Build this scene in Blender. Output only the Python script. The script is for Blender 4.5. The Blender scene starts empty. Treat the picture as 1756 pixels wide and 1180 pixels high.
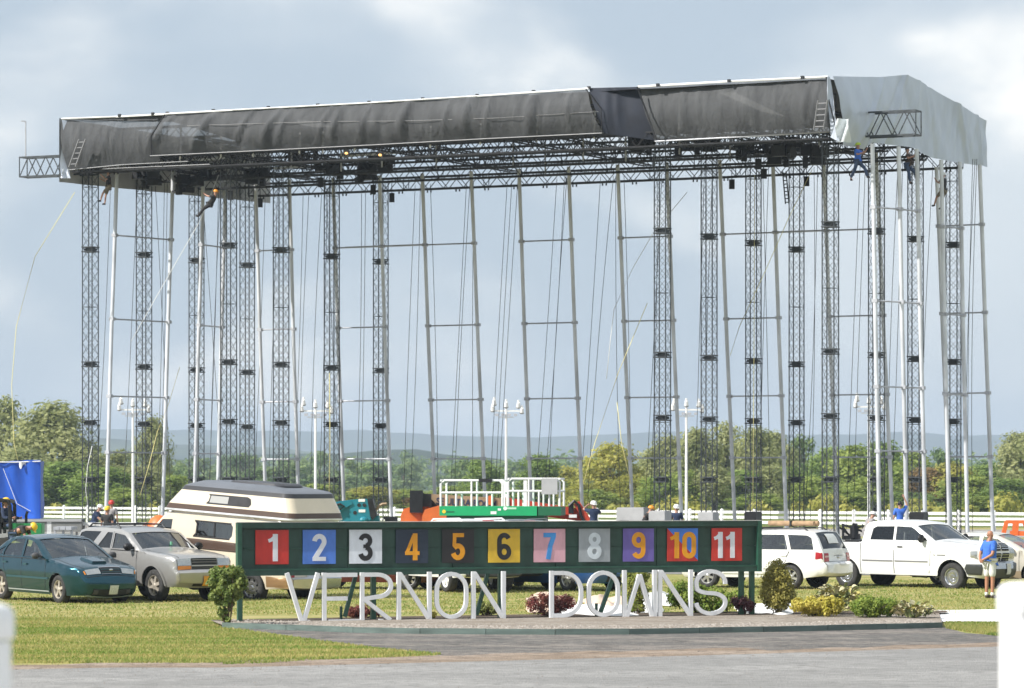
import bpy, bmesh, math, random
import numpy as np
from mathutils import Vector, Matrix
from mathutils.geometry import delaunay_2d_cdt
random.seed(7); np.random.seed(7)
S = bpy.context.scene
COL = S.collection
PI = math.pi
# ------------------------------------------------------------------ camera (130 mm lens on a 36 mm sensor, eye 2.9 m up)
HAZE = .00018
F, CX, HY, EYE = 6350.0, 878.0, 830.0, 2.9
cd = bpy.data.cameras.new('camera'); cam = bpy.data.objects.new('camera', cd); COL.objects.link(cam)
cam.location = (0, 0, EYE); cam.rotation_euler = (PI/2, 0, 0)
cd.sensor_width = 36; cd.lens = 36*F/1756; cd.shift_y = (HY-590)/1756; cd.clip_start = .5; cd.clip_end = 30000
cd.dof.use_dof = True; cd.dof.focus_distance = 92; cd.dof.aperture_fstop = 4.0
S.camera = cam
# ------------------------------------------------------------------ sky, sun, exposure
AZ_X, AZ_Y, ELEV = -.88, -.46, math.radians(41)
w = bpy.data.worlds.new('World'); S.world = w; w.use_nodes = True
nt = w.node_tree; N = nt.nodes; LK = nt.links
bg = N['Background']; bg.inputs['Strength'].default_value = .105
sky = N.new('ShaderNodeTexSky'); sky.sky_type = 'NISHITA'; sky.sun_disc = False
sky.sun_elevation = ELEV; sky.sun_rotation = math.atan2(AZ_X, AZ_Y)
sky.air_density = 1.0; sky.dust_density = 1.5
tc = N.new('ShaderNodeTexCoord'); mp = N.new('ShaderNodeMapping'); mp.inputs['Scale'].default_value = (1, 1, 1.7)
mp.inputs['Location'].default_value = (4.41, 9.7, .15)
LK.new(tc.outputs['Generated'], mp.inputs['Vector'])
def wnoise(scale, detail, rough, dist, lo, hi):
    n = N.new('ShaderNodeTexNoise'); n.inputs['Scale'].default_value = scale; n.inputs['Detail'].default_value = detail
    n.inputs['Roughness'].default_value = rough; n.inputs['Distortion'].default_value = dist
    LK.new(mp.outputs['Vector'], n.inputs['Vector'])
    r = N.new('ShaderNodeMapRange'); r.inputs['From Min'].default_value = lo; r.inputs['From Max'].default_value = hi
    r.interpolation_type = 'SMOOTHSTEP'
    LK.new(n.outputs['Fac'], r.inputs['Value']); return r.outputs['Result']
def wmix(fac, a, b):
    m = N.new('ShaderNodeMix'); m.data_type = 'RGBA'
    LK.new(fac, m.inputs['Factor']) if not isinstance(fac, float) else setattr(m.inputs['Factor'], 'default_value', fac)
    for i, v in ((6, a), (7, b)):
        if isinstance(v, tuple): m.inputs[i].default_value = (*v, 1)
        else: LK.new(v, m.inputs[i])
    return m.outputs[2]
big = wnoise(8.5, 6, .46, .15, .40, .64)
fine = wnoise(15, 7, .50, .2, .40, .68)
greyb = (3.35, 3.95, 4.6); pale = (4.9, 5.3, 5.65); white = (8.4, 8.15, 7.7)
c1 = wmix(big, greyb, pale); c2 = wmix(fine, c1, white)
mm = N.new('ShaderNodeMath'); mm.operation = 'MULTIPLY'; LK.new(big, mm.inputs[0]); LK.new(fine, mm.inputs[1])
c3 = wmix(mm.outputs[0], c1, c2)
fin = wmix(.9, sky.outputs['Color'], c3)
LK.new(fin, bg.inputs['Color'])
sd = bpy.data.lights.new('sun', 'SUN'); sun = bpy.data.objects.new('sun', sd); COL.objects.link(sun)
sd.energy = 4.4; sd.angle = math.radians(.53); sd.color = (1, .965, .91)
hl = math.hypot(AZ_X, AZ_Y); sdir = Vector((AZ_X/hl*math.cos(ELEV), AZ_Y/hl*math.cos(ELEV), math.sin(ELEV)))
sun.rotation_euler = (-sdir).to_track_quat('-Z', 'Y').to_euler(); sun.location = (-60, 0, 80)
S.view_settings.view_transform = 'Standard'; S.view_settings.look = 'None'
S.view_settings.exposure = .58; S.view_settings.gamma = 1; S.view_settings.use_curve_mapping = False
cy = S.cycles; cy.use_denoising = True; cy.max_bounces = 6; cy.transparent_max_bounces = 16; cy.volume_bounces = 0
cy.caustics_reflective = False; cy.caustics_refractive = False; cy.sample_clamp_indirect = 6
cy.use_adaptive_sampling = True; cy.adaptive_threshold = .015
# ------------------------------------------------------------------ picture-to-place arithmetic (used to lay the plan out)
def P(px, py, d): return Vector(((px-CX)/F*d, d, EYE-(py-HY)/F*d))
def G(px, py, z=0.0):
    d = F*(EYE-z)/(py-HY); return Vector(((px-CX)/F*d, d, z))
def X(px, d): return (px-CX)/F*d
def Z(py, d): return EYE-(py-HY)/F*d
# ------------------------------------------------------------------ materials
MAT = {}
def mat(name, col, rough=.6, metal=0.0, var=0.0, scale=3.0, bump=0.0, bscale=None, col2=None, lo=.35, hi=.65, spec=None, coat=0.0, stretch=None, obj=True, trans=0.0):
    if name in MAT: return MAT[name]
    m = bpy.data.materials.new(name); m.use_nodes = True; t = m.node_tree; n = t.nodes; l = t.links
    b = n['Principled BSDF']; b.inputs['Roughness'].default_value = rough; b.inputs['Metallic'].default_value = metal
    b.inputs['Base Color'].default_value = (*col, 1)
    if spec is not None: b.inputs['Specular IOR Level'].default_value = spec
    if coat: b.inputs['Coat Weight'].default_value = coat; b.inputs['Coat Roughness'].default_value = .05
    if trans: b.inputs['Transmission Weight'].default_value = trans
    if var or bump or col2:
        g = n.new('ShaderNodeTexCoord'); v = g.outputs['Object']
        if not obj:
            gg = n.new('ShaderNodeNewGeometry'); v = gg.outputs['Position']
        if stretch:
            mpn = n.new('ShaderNodeMapping'); mpn.inputs['Scale'].default_value = stretch; l.new(v, mpn.inputs['Vector']); v = mpn.outputs['Vector']
        no = n.new('ShaderNodeTexNoise'); no.inputs['Scale'].default_value = scale; no.inputs['Detail'].default_value = 8; no.inputs['Roughness'].default_value = .6
        l.new(v, no.inputs['Vector'])
        if var or col2:
            mr = n.new('ShaderNodeMapRange'); mr.inputs['From Min'].default_value = lo; mr.inputs['From Max'].default_value = hi
            l.new(no.outputs['Fac'], mr.inputs['Value'])
            mx = n.new('ShaderNodeMix'); mx.data_type = 'RGBA'; l.new(mr.outputs['Result'], mx.inputs['Factor'])
            a = col if col2 else tuple(c*(1-var) for c in col); c2 = col2 or tuple(min(1, c*(1+var)) for c in col)
            mx.inputs[6].default_value = (*a, 1); mx.inputs[7].default_value = (*c2, 1)
            l.new(mx.outputs[2], b.inputs['Base Color'])
        if bump:
            no2 = n.new('ShaderNodeTexNoise'); no2.inputs['Scale'].default_value = bscale or scale*4; no2.inputs['Detail'].default_value = 6
            l.new(v, no2.inputs['Vector'])
            bp = n.new('ShaderNodeBump'); bp.inputs['Strength'].default_value = bump; bp.inputs['Distance'].default_value = .03
            l.new(no2.outputs['Fac'], bp.inputs['Height']); l.new(bp.outputs['Normal'], b.inputs['Normal'])
    MAT[name] = m; return m
def see_through(name, tint, gloss_col, fac, rough=.03):
    """window glass / shade netting: part of the light goes straight through, the rest is reflected or scattered"""
    m = bpy.data.materials.new(name); m.use_nodes = True; t = m.node_tree; n = t.nodes; l = t.links
    n.remove(n['Principled BSDF']); out = n['Material Output']
    a = n.new('ShaderNodeBsdfTransparent'); a.inputs['Color'].default_value = (*tint, 1)
    g = n.new('ShaderNodeBsdfGlossy'); g.inputs['Color'].default_value = (*gloss_col, 1); g.inputs['Roughness'].default_value = rough
    lw = n.new('ShaderNodeLayerWeight'); lw.inputs['Blend'].default_value = fac
    mx = n.new('ShaderNodeMixShader'); l.new(lw.outputs['Fresnel'], mx.inputs['Fac']); l.new(a.outputs[0], mx.inputs[1]); l.new(g.outputs[0], mx.inputs[2])
    l.new(mx.outputs[0], out.inputs['Surface']); MAT[name] = m; return m
def leafmat(name, c1, c2, scale=.35, rough=.6, tl=.35, stretch=None):
    m = bpy.data.materials.new(name); m.use_nodes = True; t = m.node_tree; n = t.nodes; l = t.links
    b = n['Principled BSDF']; b.inputs['Roughness'].default_value = rough; b.inputs['Specular IOR Level'].default_value = .25
    g = n.new('ShaderNodeNewGeometry'); no = n.new('ShaderNodeTexNoise'); no.inputs['Scale'].default_value = scale; no.inputs['Detail'].default_value = 5
    gv = g.outputs['Position']
    if stretch:
        mpn = n.new('ShaderNodeMapping'); mpn.inputs['Scale'].default_value = stretch; l.new(gv, mpn.inputs['Vector']); gv = mpn.outputs['Vector']
    l.new(gv, no.inputs['Vector'])
    ad = n.new('ShaderNodeMath'); ad.operation = 'MULTIPLY_ADD'; ad.inputs[1].default_value = .35; l.new(g.outputs['Random Per Island'], ad.inputs[0]); 
    sb = n.new('ShaderNodeMath'); sb.operation = 'SUBTRACT'; sb.inputs[1].default_value = .18; l.new(no.outputs['Fac'], sb.inputs[0]); l.new(sb.outputs[0], ad.inputs[2])
    mr = n.new('ShaderNodeMapRange'); mr.inputs['From Min'].default_value = .3; mr.inputs['From Max'].default_value = .7; l.new(ad.outputs[0], mr.inputs['Value'])
    mx = n.new('ShaderNodeMix'); mx.data_type = 'RGBA'; l.new(mr.outputs['Result'], mx.inputs['Factor'])
    mx.inputs[6].default_value = (*c1, 1); mx.inputs[7].default_value = (*c2, 1); l.new(mx.outputs[2], b.inputs['Base Color'])
    tr = n.new('ShaderNodeBsdfTranslucent'); l.new(mx.outputs[2], tr.inputs['Color'])
    ms = n.new('ShaderNodeMixShader'); ms.inputs['Fac'].default_value = tl; l.new(b.outputs[0], ms.inputs[1]); l.new(tr.outputs[0], ms.inputs[2])
    l.new(ms.outputs[0], n['Material Output'].inputs['Surface']); MAT[name] = m; return m
# ------------------------------------------------------------------ mesh building
class MB:
    def __init__(s): s.v = []; s.f = []
    def add(s, vs, fs):
        o = len(s.v); s.v.extend([tuple(p) for p in vs]); s.f.extend([tuple(i+o for i in q) for q in fs]); return s
    def box(s, c, d, rz=0.0, rot=None):
        hx, hy, hz = d[0]/2, d[1]/2, d[2]/2; vs = []
        R = rot if rot is not None else Matrix.Rotation(rz, 3, 'Z')
        for z in (-hz, hz):
            for x, y in ((-hx, -hy), (hx, -hy), (hx, hy), (-hx, hy)): vs.append(Vector(c)+R @ Vector((x, y, z)))
        return s.add(vs, [(3,2,1,0),(4,5,6,7),(0,1,5,4),(1,2,6,5),(2,3,7,6),(3,0,4,7)])
    def bar(s, a, b, w, h=None, up=(0,0,1)):
        a = Vector(a); b = Vector(b); d = (b-a); L = d.length; d.normalize(); u = Vector(up)
        if abs(d.dot(u)) > .98: u = Vector((0,1,0)) if abs(d.y) < .9 else Vector((1,0,0))
        sx = d.cross(u).normalized(); uz = sx.cross(d).normalized()
        R = Matrix((d, -sx, uz)).transposed()
        return s.box((a+b)/2, (L, w, h or w), rot=R)
    def tube(s, a, b, r, n=8, r2=None, cap=True):
        a = Vector(a); b = Vector(b); d = (b-a).normalized(); u = Vector((0,0,1)) if abs(d.z) < .95 else Vector((1,0,0))
        x = d.cross(u).normalized(); y = d.cross(x); r2 = r if r2 is None else r2; vs = []
        for p, rr in ((a, r), (b, r2)):
            for k in range(n): t = 2*PI*k/n; vs.append(p+x*(rr*math.cos(t))+y*(rr*math.sin(t)))
        fs = [(k, (k+1) % n, n+(k+1) % n, n+k) for k in range(n)]
        if cap: fs += [tuple(range(n-1, -1, -1)), tuple(range(n, 2*n))]
        return s.add(vs, fs)
    def path(s, pts, r, n=6):
        pts = [Vector(p) for p in pts]; rings = []; o = len(s.v)
        for i, p in enumerate(pts):
            d = (pts[min(i+1, len(pts)-1)]-pts[max(i-1, 0)]).normalized(); u = Vector((0,0,1)) if abs(d.z) < .95 else Vector((1,0,0))
            x = d.cross(u).normalized(); y = d.cross(x); rr = r(i/(len(pts)-1)) if callable(r) else r
            for k in range(n): t = 2*PI*k/n; s.v.append(tuple(p+x*(rr*math.cos(t))+y*(rr*math.sin(t))))
        for i in range(len(pts)-1):
            for k in range(n): s.f.append((o+i*n+k, o+i*n+(k+1) % n, o+(i+1)*n+(k+1) % n, o+(i+1)*n+k))
        s.f.append(tuple(o+k for k in range(n-1, -1, -1))); e = o+(len(pts)-1)*n; s.f.append(tuple(e+k for k in range(n)))
        return s
    def lathe(s, prof, n=24, axis='Y', c=(0,0,0)):
        o = len(s.v)
        for r, h in prof:
            for k in range(n):
                t = 2*PI*k/n; a, b = r*math.cos(t), r*math.sin(t)
                p = {'Y': (a, h, b), 'Z': (a, b, h), 'X': (h, a, b)}[axis]; s.v.append((p[0]+c[0], p[1]+c[1], p[2]+c[2]))
        for i in range(len(prof)-1):
            for k in range(n): s.f.append((o+i*n+k, o+i*n+(k+1) % n, o+(i+1)*n+(k+1) % n, o+(i+1)*n+k))
        return s
    def grid(s, fn, nu, nv):
        o = len(s.v)
        for i in range(nu+1):
            for j in range(nv+1): s.v.append(tuple(fn(i/nu, j/nv)))
        for i in range(nu):
            for j in range(nv): a = o+i*(nv+1)+j; s.f.append((a, a+nv+1, a+nv+2, a+1))
        return s
    def prism(s, poly, z0, z1):
        n = len(poly); vs = [(p[0], p[1], z0) for p in poly]+[(p[0], p[1], z1) for p in poly]
        fs = [tuple(range(n-1, -1, -1)), tuple(range(n, 2*n))]+[(k, (k+1) % n, n+(k+1) % n, n+k) for k in range(n)]
        return s.add(vs, fs)
    def ell(s, c, r, n=12, m=8):
        o = len(s.v)
        for i in range(m+1):
            a = PI*i/m
            for k in range(n): t = 2*PI*k/n; s.v.append((c[0]+r[0]*math.sin(a)*math.cos(t), c[1]+r[1]*math.sin(a)*math.sin(t), c[2]+r[2]*math.cos(a)))
        for i in range(m):
            for k in range(n): s.f.append((o+i*n+k, o+(i+1)*n+k, o+(i+1)*n+(k+1) % n, o+i*n+(k+1) % n))
        return s
    def build(s, name, m, parent=None, smooth=None, loc=None, rz=0.0):
        me = bpy.data.meshes.new(name); me.from_pydata([tuple(p) for p in s.v], [], s.f); me.validate(); me.update()
        return mesh_obj(name, me, m, parent, smooth, loc, rz)
def mesh_obj(name, me, m, parent=None, smooth=None, loc=None, rz=0.0):
    o = bpy.data.objects.new(name, me); COL.objects.link(o); me.materials.append(m)
    if smooth is not None:
        me.shade_smooth()
        if smooth < 180: me.set_sharp_from_angle(angle=math.radians(smooth))
    if parent is not None: o.parent = parent
    if loc is not None: o.location = loc
    if rz: o.rotation_euler = (0, 0, rz)
    return o
def tag(o, label, cat, group=None, kind=None):
    if label: o['label'] = label
    if cat: o['category'] = cat
    if group: o['group'] = group
    if kind: o['kind'] = kind
    return o
def thing(name, label, cat, loc=(0,0,0), rz=0.0, group=None, scale=1.0):
    o = bpy.data.objects.new(name, None); COL.objects.link(o); o.location = loc; o.rotation_euler = (0, 0, rz)
    o.empty_display_size = .2; o.scale = (scale,)*3 if not isinstance(scale, tuple) else scale
    return tag(o, label, cat, group)
def struct(o): o['kind'] = 'structure'; return o
def copy_tree(o, parent=None, kids=None):
    if kids is None:
        kids = {}
        for q in bpy.data.objects:
            if q.parent: kids.setdefault(q.parent, []).append(q)
    c = o.copy(); COL.objects.link(c)
    if parent is not None: c.parent = parent
    for ch in kids.get(o, []): copy_tree(ch, c, kids)
    return c
def arc(cx, cy, rx, ry, a0, a1, n=14):
    return [(cx+rx*math.cos(math.radians(a0+(a1-a0)*i/n)), cy+ry*math.sin(math.radians(a0+(a1-a0)*i/n))) for i in range(n+1)]
def ribbon(mb, path, wd, d0, d1, to3, closed=False):
    """a flat bent bar of width wd along a 2-D path, from depth d0 to d1; to3(u, v, depth) places it"""
    n = len(path); L = []; R = []
    for i in range(n):
        p = Vector(path[i])
        a = Vector(path[(i-1) % n]) if (closed or i > 0) else None; b = Vector(path[(i+1) % n]) if (closed or i < n-1) else None
        d1_ = (p-a).normalized() if a is not None else None; d2_ = (b-p).normalized() if b is not None else None
        if d1_ is None: d1_ = d2_
        if d2_ is None: d2_ = d1_
        n1 = Vector((-d1_.y, d1_.x)); n2 = Vector((-d2_.y, d2_.x)); m_ = (n1+n2)
        m_ = m_.normalized() if m_.length > 1e-6 else n1
        k = wd/2/max(.35, m_.dot(n1)); L.append(p+m_*k); R.append(p-m_*k)
    vs = []
    for dep in (d0, d1):
        for q in (L, R):
            vs += [to3(p.x, p.y, dep) for p in q]
    fs = []; rng = range(n) if closed else range(n-1)
    for i in rng:
        j = (i+1) % n
        fs += [(i, j, n+j, n+i), (2*n+i, 3*n+i, 3*n+j, 2*n+j), (i, 2*n+i, 2*n+j, j), (n+i, n+j, 3*n+j, 3*n+i)]
    if not closed: fs += [(0, n, 3*n, 2*n), (n-1, 3*n-1, 4*n-1, 2*n-1)]
    mb.add(vs, fs)
# ------------------------------------------------------------------ shared materials
M_white = mat('white_paint', (.80,.80,.78), .45, var=.04, scale=4)
M_vinyl = mat('white_vinyl', (.82,.82,.81), .35)
M_steel = mat('tower_steel', (.06,.068,.075), .5, .3, var=.3, scale=5)
M_black = mat('black_steel', (.022,.022,.024), .5, .4, var=.3, scale=5)
M_dark = mat('dark_rubber', (.02,.02,.02), .8, var=.3, scale=20)
M_tyre = mat('tyre_rubber', (.035,.034,.033), .85, var=.4, scale=12)
M_alu = mat('dull_aluminium', (.66,.68,.71), .42, .2, var=.22, scale=1.4, stretch=(1,1,.35))
M_alud = mat('weathered_aluminium', (.46,.47,.50), .5, .3, var=.15, scale=2.5)
M_chrome = mat('chrome', (.55,.56,.58), .22, .9)
M_rim = mat('alloy_rim', (.62,.61,.59), .3, .75, var=.08, scale=8)
M_rimdusty = mat('dusty_rim', (.5,.45,.38), .5, .5, var=.2, scale=10)
M_green = mat('sign_green', (.022,.062,.045), .45, var=.25, scale=3, stretch=(1,1,.3))
M_greent = mat('trim_green', (.022,.085,.055), .4, var=.2, scale=4)
M_glass = see_through('car_glass', (.76,.84,.82), (.9,.93,.95), .55)
M_glassd = see_through('tinted_glass', (.18,.20,.20), (.9,.93,.95), .42)
M_interior = mat('dark_interior', (.07,.07,.075), .8)
M_seat = mat('seat_cloth', (.14,.14,.15), .9)
M_skin = mat('skin', (.42,.23,.16), .55, var=.08, scale=20)
M_lamp = mat('clear_lamp', (.50,.51,.50), .12, .7, var=.1, scale=30)
M_amber = mat('amber_lamp', (.75,.25,.03), .2)
M_red = mat('red_lamp', (.35,.015,.02), .15)
M_plate = mat('number_plate', (.62,.63,.66), .4, var=.2, scale=40)
M_plateo = mat('orange_plate', (.72,.33,.04), .4)
# ================================================================== THE SETTING
def ground_mat(name, cols, scales, rough=.95, bump=.3, stretch=(1,1,1)):
    """three-colour patchy ground: cols[0] base, cols[1] broad patches, cols[2] fine flecks"""
    m = bpy.data.materials.new(name); m.use_nodes = True; t = m.node_tree; n = t.nodes; l = t.links
    b = n['Principled BSDF']; b.inputs['Roughness'].default_value = rough; b.inputs['Specular IOR Level'].default_value = .2
    g = n.new('ShaderNodeNewGeometry'); mpn = n.new('ShaderNodeMapping'); mpn.inputs['Scale'].default_value = stretch; l.new(g.outputs['Position'], mpn.inputs['Vector'])
    prev = None
    for i, (sc, lo, hi) in enumerate(scales):
        no = n.new('ShaderNodeTexNoise'); no.inputs['Scale'].default_value = sc; no.inputs['Detail'].default_value = 7; no.inputs['Roughness'].default_value = .62
        l.new(mpn.outputs['Vector'], no.inputs['Vector'])
        mr = n.new('ShaderNodeMapRange'); mr.inputs['From Min'].default_value = lo; mr.inputs['From Max'].default_value = hi; l.new(no.outputs['Fac'], mr.inputs['Value'])
        mx = n.new('ShaderNodeMix'); mx.data_type = 'RGBA'; l.new(mr.outputs['Result'], mx.inputs['Factor'])
        if prev is None: mx.inputs[6].default_value = (*cols[0], 1)
        else: l.new(prev, mx.inputs[6])
        mx.inputs[7].default_value = (*cols[i+1], 1); prev = mx.outputs[2]
    l.new(prev, b.inputs['Base Color'])
    no = n.new('ShaderNodeTexNoise'); no.inputs['Scale'].default_value = 25; no.inputs['Detail'].default_value = 5; l.new(g.outputs['Position'], no.inputs['Vector'])
    bp = n.new('ShaderNodeBump'); bp.inputs['Strength'].default_value = bump; bp.inputs['Distance'].default_value = .05
    l.new(no.outputs['Fac'], bp.inputs['Height']); l.new(bp.outputs['Normal'], b.inputs['Normal'])
    MAT[name] = m; return m
lawn_m = ground_mat('lawn', [(.26,.255,.075), (.41,.335,.15), (.17,.21,.05), (.48,.39,.20)], [(.5,.46,.56), (2.6,.48,.60), (11,.53,.68)], stretch=(.2,1,1))
field_m = ground_mat('far_field', [(.11,.15,.03), (.16,.18,.05), (.09,.12,.03)], [(.02,.4,.6), (.2,.45,.65)])
def flat(name, pts, z, m, kind='structure', jit=0.0, sub=1.0):
    q = []
    for i in range(len(pts)):
        a = Vector(pts[i][:2]); b = Vector(pts[(i+1) % len(pts)][:2]); k = max(1, int((b-a).length/sub)) if jit else 1
        for j in range(k):
            p = a.lerp(b, j/k)
            if jit: p += Vector((random.uniform(-jit, jit), random.uniform(-jit, jit)))
            q.append(p)
    r = delaunay_2d_cdt(q, [(i, (i+1) % len(q)) for i in range(len(q))], [list(range(len(q)))], 1, 1e-4)
    mb = MB(); mb.add([(p.x, p.y, z) for p in r[0]], r[2]); 
    o = mb.build(name, m); bm = bmesh.new(); bm.from_mesh(o.data); bmesh.ops.recalc_face_normals(bm, faces=bm.faces)
    for f in bm.faces:
        if f.normal.z < 0: f.normal_flip()
    bm.to_mesh(o.data); bm.free(); o['kind'] = kind; return o
# ground: one sheet to the hills, sinking under the raised spectators' apron
mb = MB(); ys = [-180, -60, 20, 60, 120, 200, 320, 600, 1200, 3000, 9800]
mb.grid(lambda u, v: (-4800+9600*u, ys[min(10, round(v*10))], 0), 8, 10)
g0 = mb.build('ground', lawn_m); struct(g0)
for p in g0.data.polygons:
    if p.normal.z < 0: p.flip()
# meadow between the race track and the trees
flat('meadow', [(-900, 292), (-100, 292), (60, 236), (900, 232), (900, 2500), (-900, 2500)], .004, field_m)
track_m = ground_mat('stone_dust', [(.30,.28,.25), (.36,.33,.30), (.25,.24,.22)], [(.15,.4,.6), (3,.45,.7)], stretch=(.2,1,1))
flat('race_track', [(-250, 232), (-60, 230), (60, 190), (250, 150), (250, 205), (60, 222), (-60, 275), (-250, 330)], .004, track_m)
infield_m = ground_mat('infield_bounce_grey', [(.20,.195,.185), (.27,.26,.245), (.14,.15,.11)], [(.12,.42,.6), (2,.45,.65)])  # grey ground added under the stage to keep bounced light neutral
flat('infield', [(-40, 128), (38, 112), (46, 178), (30, 190), (-36, 226), (-48, 200)], .008, infield_m)
# road, driveway, dirt verge
drive_m = ground_mat('worn_tarmac', [(.155,.15,.14), (.25,.225,.20), (.08,.076,.072), (.36,.31,.27)], [(.7,.47,.56), (5,.48,.60), (14,.53,.66)], stretch=(.3,1,1), bump=1.0)
road_m = ground_mat('pale_asphalt', [(.262,.256,.245), (.335,.326,.312), (.18,.176,.168), (.13,.115,.10)], [(.5,.44,.58), (9,.48,.64), (4,.62,.70)], stretch=(.35,1,1), bump=.7)
dirt_m = ground_mat('dirt', [(.27,.205,.15), (.36,.29,.23), (.12,.095,.075)], [(1.2,.46,.56), (9,.50,.62)], stretch=(.35,1,1), bump=.7)
def gp(*pts): return [G(x, y) for x, y in pts]
edge = [(-160,1153), (200,1146), (380,1146), (600,1141), (830,1135), (1060,1129), (1280,1123), (1500,1116), (1710,1110), (1960,1102)]
flat('driveway', gp((372,1072), (420,1080), (480,1089), (560,1100), (640,1110), (700,1117), (757,1122), (745,1127), (640,1131), (520,1137), (460,1142),
     (830,1135), (1280,1123), (1710,1110), (1960,1102), (1960,1094), (1720,1092), (1660,1086), (1617,1076), (1300,1060), (700,1060)), .004, drive_m, jit=.07, sub=.5)
flat('dirt_verge', gp(*edge, *[(x, y-(9 if x < 400 else 12 if x < 1300 else 6)+random.uniform(-2.2, 2.2)) for x, y in [(edge[0][0]+(edge[-1][0]-edge[0][0])*k/40, np.interp(edge[0][0]+(edge[-1][0]-edge[0][0])*k/40, [e[0] for e in edge], [e[1] for e in edge])) for k in range(40, -1, -1)]]), .008, dirt_m, jit=.05, sub=.4)
flat('road', gp(*edge)+[Vector((14, 31, 0)), Vector((-14, 31, 0))], .012, road_m, jit=.03, sub=.4)
# raised apron the photographer stands on (its top 1.3 m above the road, out of the picture's lower edge)
ap_m = mat('concrete_apron', (.42,.41,.39), .9, var=.15, scale=1.5)
mb = MB(); mb.add([(-60,-150,1.3), (60,-150,1.3), (60,17,1.3), (-60,17,1.3), (60,26,.02), (-60,26,.02), (-60,-150,-.5), (60,-150,-.5), (60,26,-.5), (-60,26,-.5)],
    [(0,1,2,3), (3,2,4,5), (0,3,5,9,6), (1,7,8,4,2), (5,4,8,9), (0,6,7,1)])
struct(mb.build('viewing_apron', ap_m))
# hills
def hill(name, y0, y1, ridge, m, amp, sc, x0, x1, seed):
    rs = np.random.RandomState(seed); ph = rs.rand(12)*6.28
    def hh(x):
        px = CX+x/y0*F; base = np.interp(px, [r[0] for r in ridge], [r[1] for r in ridge]); z = EYE+(HY-base)*y0/F
        return z+amp*sum(math.sin(x*sc*(1.7**k)+ph[k])/(1.5**k) for k in range(7))
    def fn(u, v):
        x = x0+(x1-x0)*u; y = y0-900+(y1-y0+900)*v
        t = min(1, max(0, (y-(y0-900))/900)); k = t*t*(3-2*t)
        z = max(-.9, hh(x)*k*(1-.25*max(0, (y-y0)/(y1-y0))))
        if 0 < v < 1: z += 3*math.sin(x*.021+y*.013+seed)*k
        return (x, y, z-.95*(1-k))
    struct(MB().grid(fn, 260, 14).build(name, m, smooth=180))
hill_m = ground_mat('wooded_hill', [(.022,.038,.022), (.032,.052,.026), (.075,.10,.045)], [(.006,.4,.6), (.0016,.56,.62)], bump=0)
farm_m = ground_mat('farmed_hill', [(.022,.04,.022), (.07,.095,.045), (.018,.03,.016)], [(.0022,.46,.54), (.006,.5,.65)], bump=0)
hill('far_hills', 7000, 9000, [(-400,735),(200,738),(330,737),(440,744),(520,741),(620,737),(700,744),(760,749),(830,746),(900,748),(1000,747),(1090,739),(1180,737),(1300,744),(1400,746),(1560,741),(1650,747),(1760,744),(2200,738)], hill_m, 1.5, .004, -2800, 2800, 3)
hill('near_hill', 4200, 5600, [(-400,757),(180,757),(290,759),(420,766),(520,775),(640,786),(760,797),(900,806),(1200,812),(1500,806),(2200,800)], farm_m, 1.2, .006, -1900, 1900, 8)
hill('low_ridge', 2300, 3200, [(-400,790),(250,792),(470,784),(620,782),(720,776),(800,790),(900,805),(1000,812),(1300,800),(1500,792),(2200,795)], hill_m, 1.6, .012, -1300, 1300, 5)
# ------------------------------------------------------------------ foliage
def leaf_cloud(clumps, per, size, rs, squash=1.0, shell=.55):
    """clumps: (x, y, z, r).  returns vertices/faces of small crossed leaf quads"""
    C = np.array([c[:3] for c in clumps]); Rr = np.array([c[3] for c in clumps])
    k = np.repeat(np.arange(len(clumps)), np.maximum(4, (per*(Rr/Rr.mean())**2).astype(int))); n = len(k)
    d = rs.normal(size=(n, 3)); d /= np.linalg.norm(d, axis=1)[:, None]
    rad = Rr[k]*(shell+(1-shell)*rs.rand(n)**.6)*(1+.18*rs.normal(size=n))
    p = C[k]+d*rad[:, None]*np.array([1, 1, squash])
    nrm = d+.42*rs.normal(size=(n, 3)); nrm[:, 2] += .30; nrm /= np.linalg.norm(nrm, axis=1)[:, None]
    a = np.cross(nrm, rs.normal(size=(n, 3))); a /= np.linalg.norm(a, axis=1)[:, None]; b = np.cross(nrm, a)
    sz = size*(.55+.9*rs.rand(n))[:, None]
    q = np.stack([p-a*sz, p-b*sz*.6, p+a*sz, p+b*sz*.6], 1).reshape(-1, 3)
    return q, np.arange(4*n).reshape(n, 4)
def np_mesh(name, v, f):
    me = bpy.data.meshes.new(name); nf = len(f); k = f.shape[1]
    me.vertices.add(len(v)); me.vertices.foreach_set('co', v.astype(np.float32).ravel())
    me.loops.add(nf*k); me.loops.foreach_set('vertex_index', f.astype(np.int32).ravel())
    me.polygons.add(nf); me.polygons.foreach_set('loop_start', np.arange(0, nf*k, k, dtype=np.int32))
    me.update(calc_edges=True); return me
leafmat('leaf_willow', (.23,.26,.095), (.45,.46,.21), .22, .6, .45)
leafmat('leaf_dense', (.14,.22,.05), (.30,.39,.10), .22, .6, .45)
leafmat('leaf_fresh', (.20,.28,.055), (.38,.44,.11), .22, .6, .45)
leafmat('leaf_yellow', (.32,.33,.06), (.52,.48,.12), .25, .6, .45)
leafmat('leaf_rust', (.20,.13,.05), (.32,.22,.09), .3, .6, .45)
leafmat('leaf_far', (.12,.20,.07), (.28,.35,.13), .06, .6, .4)
bark = mat('bark', (.085,.068,.052), .95, var=.4, scale=3, bump=.6)
TREE = {}
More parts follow.
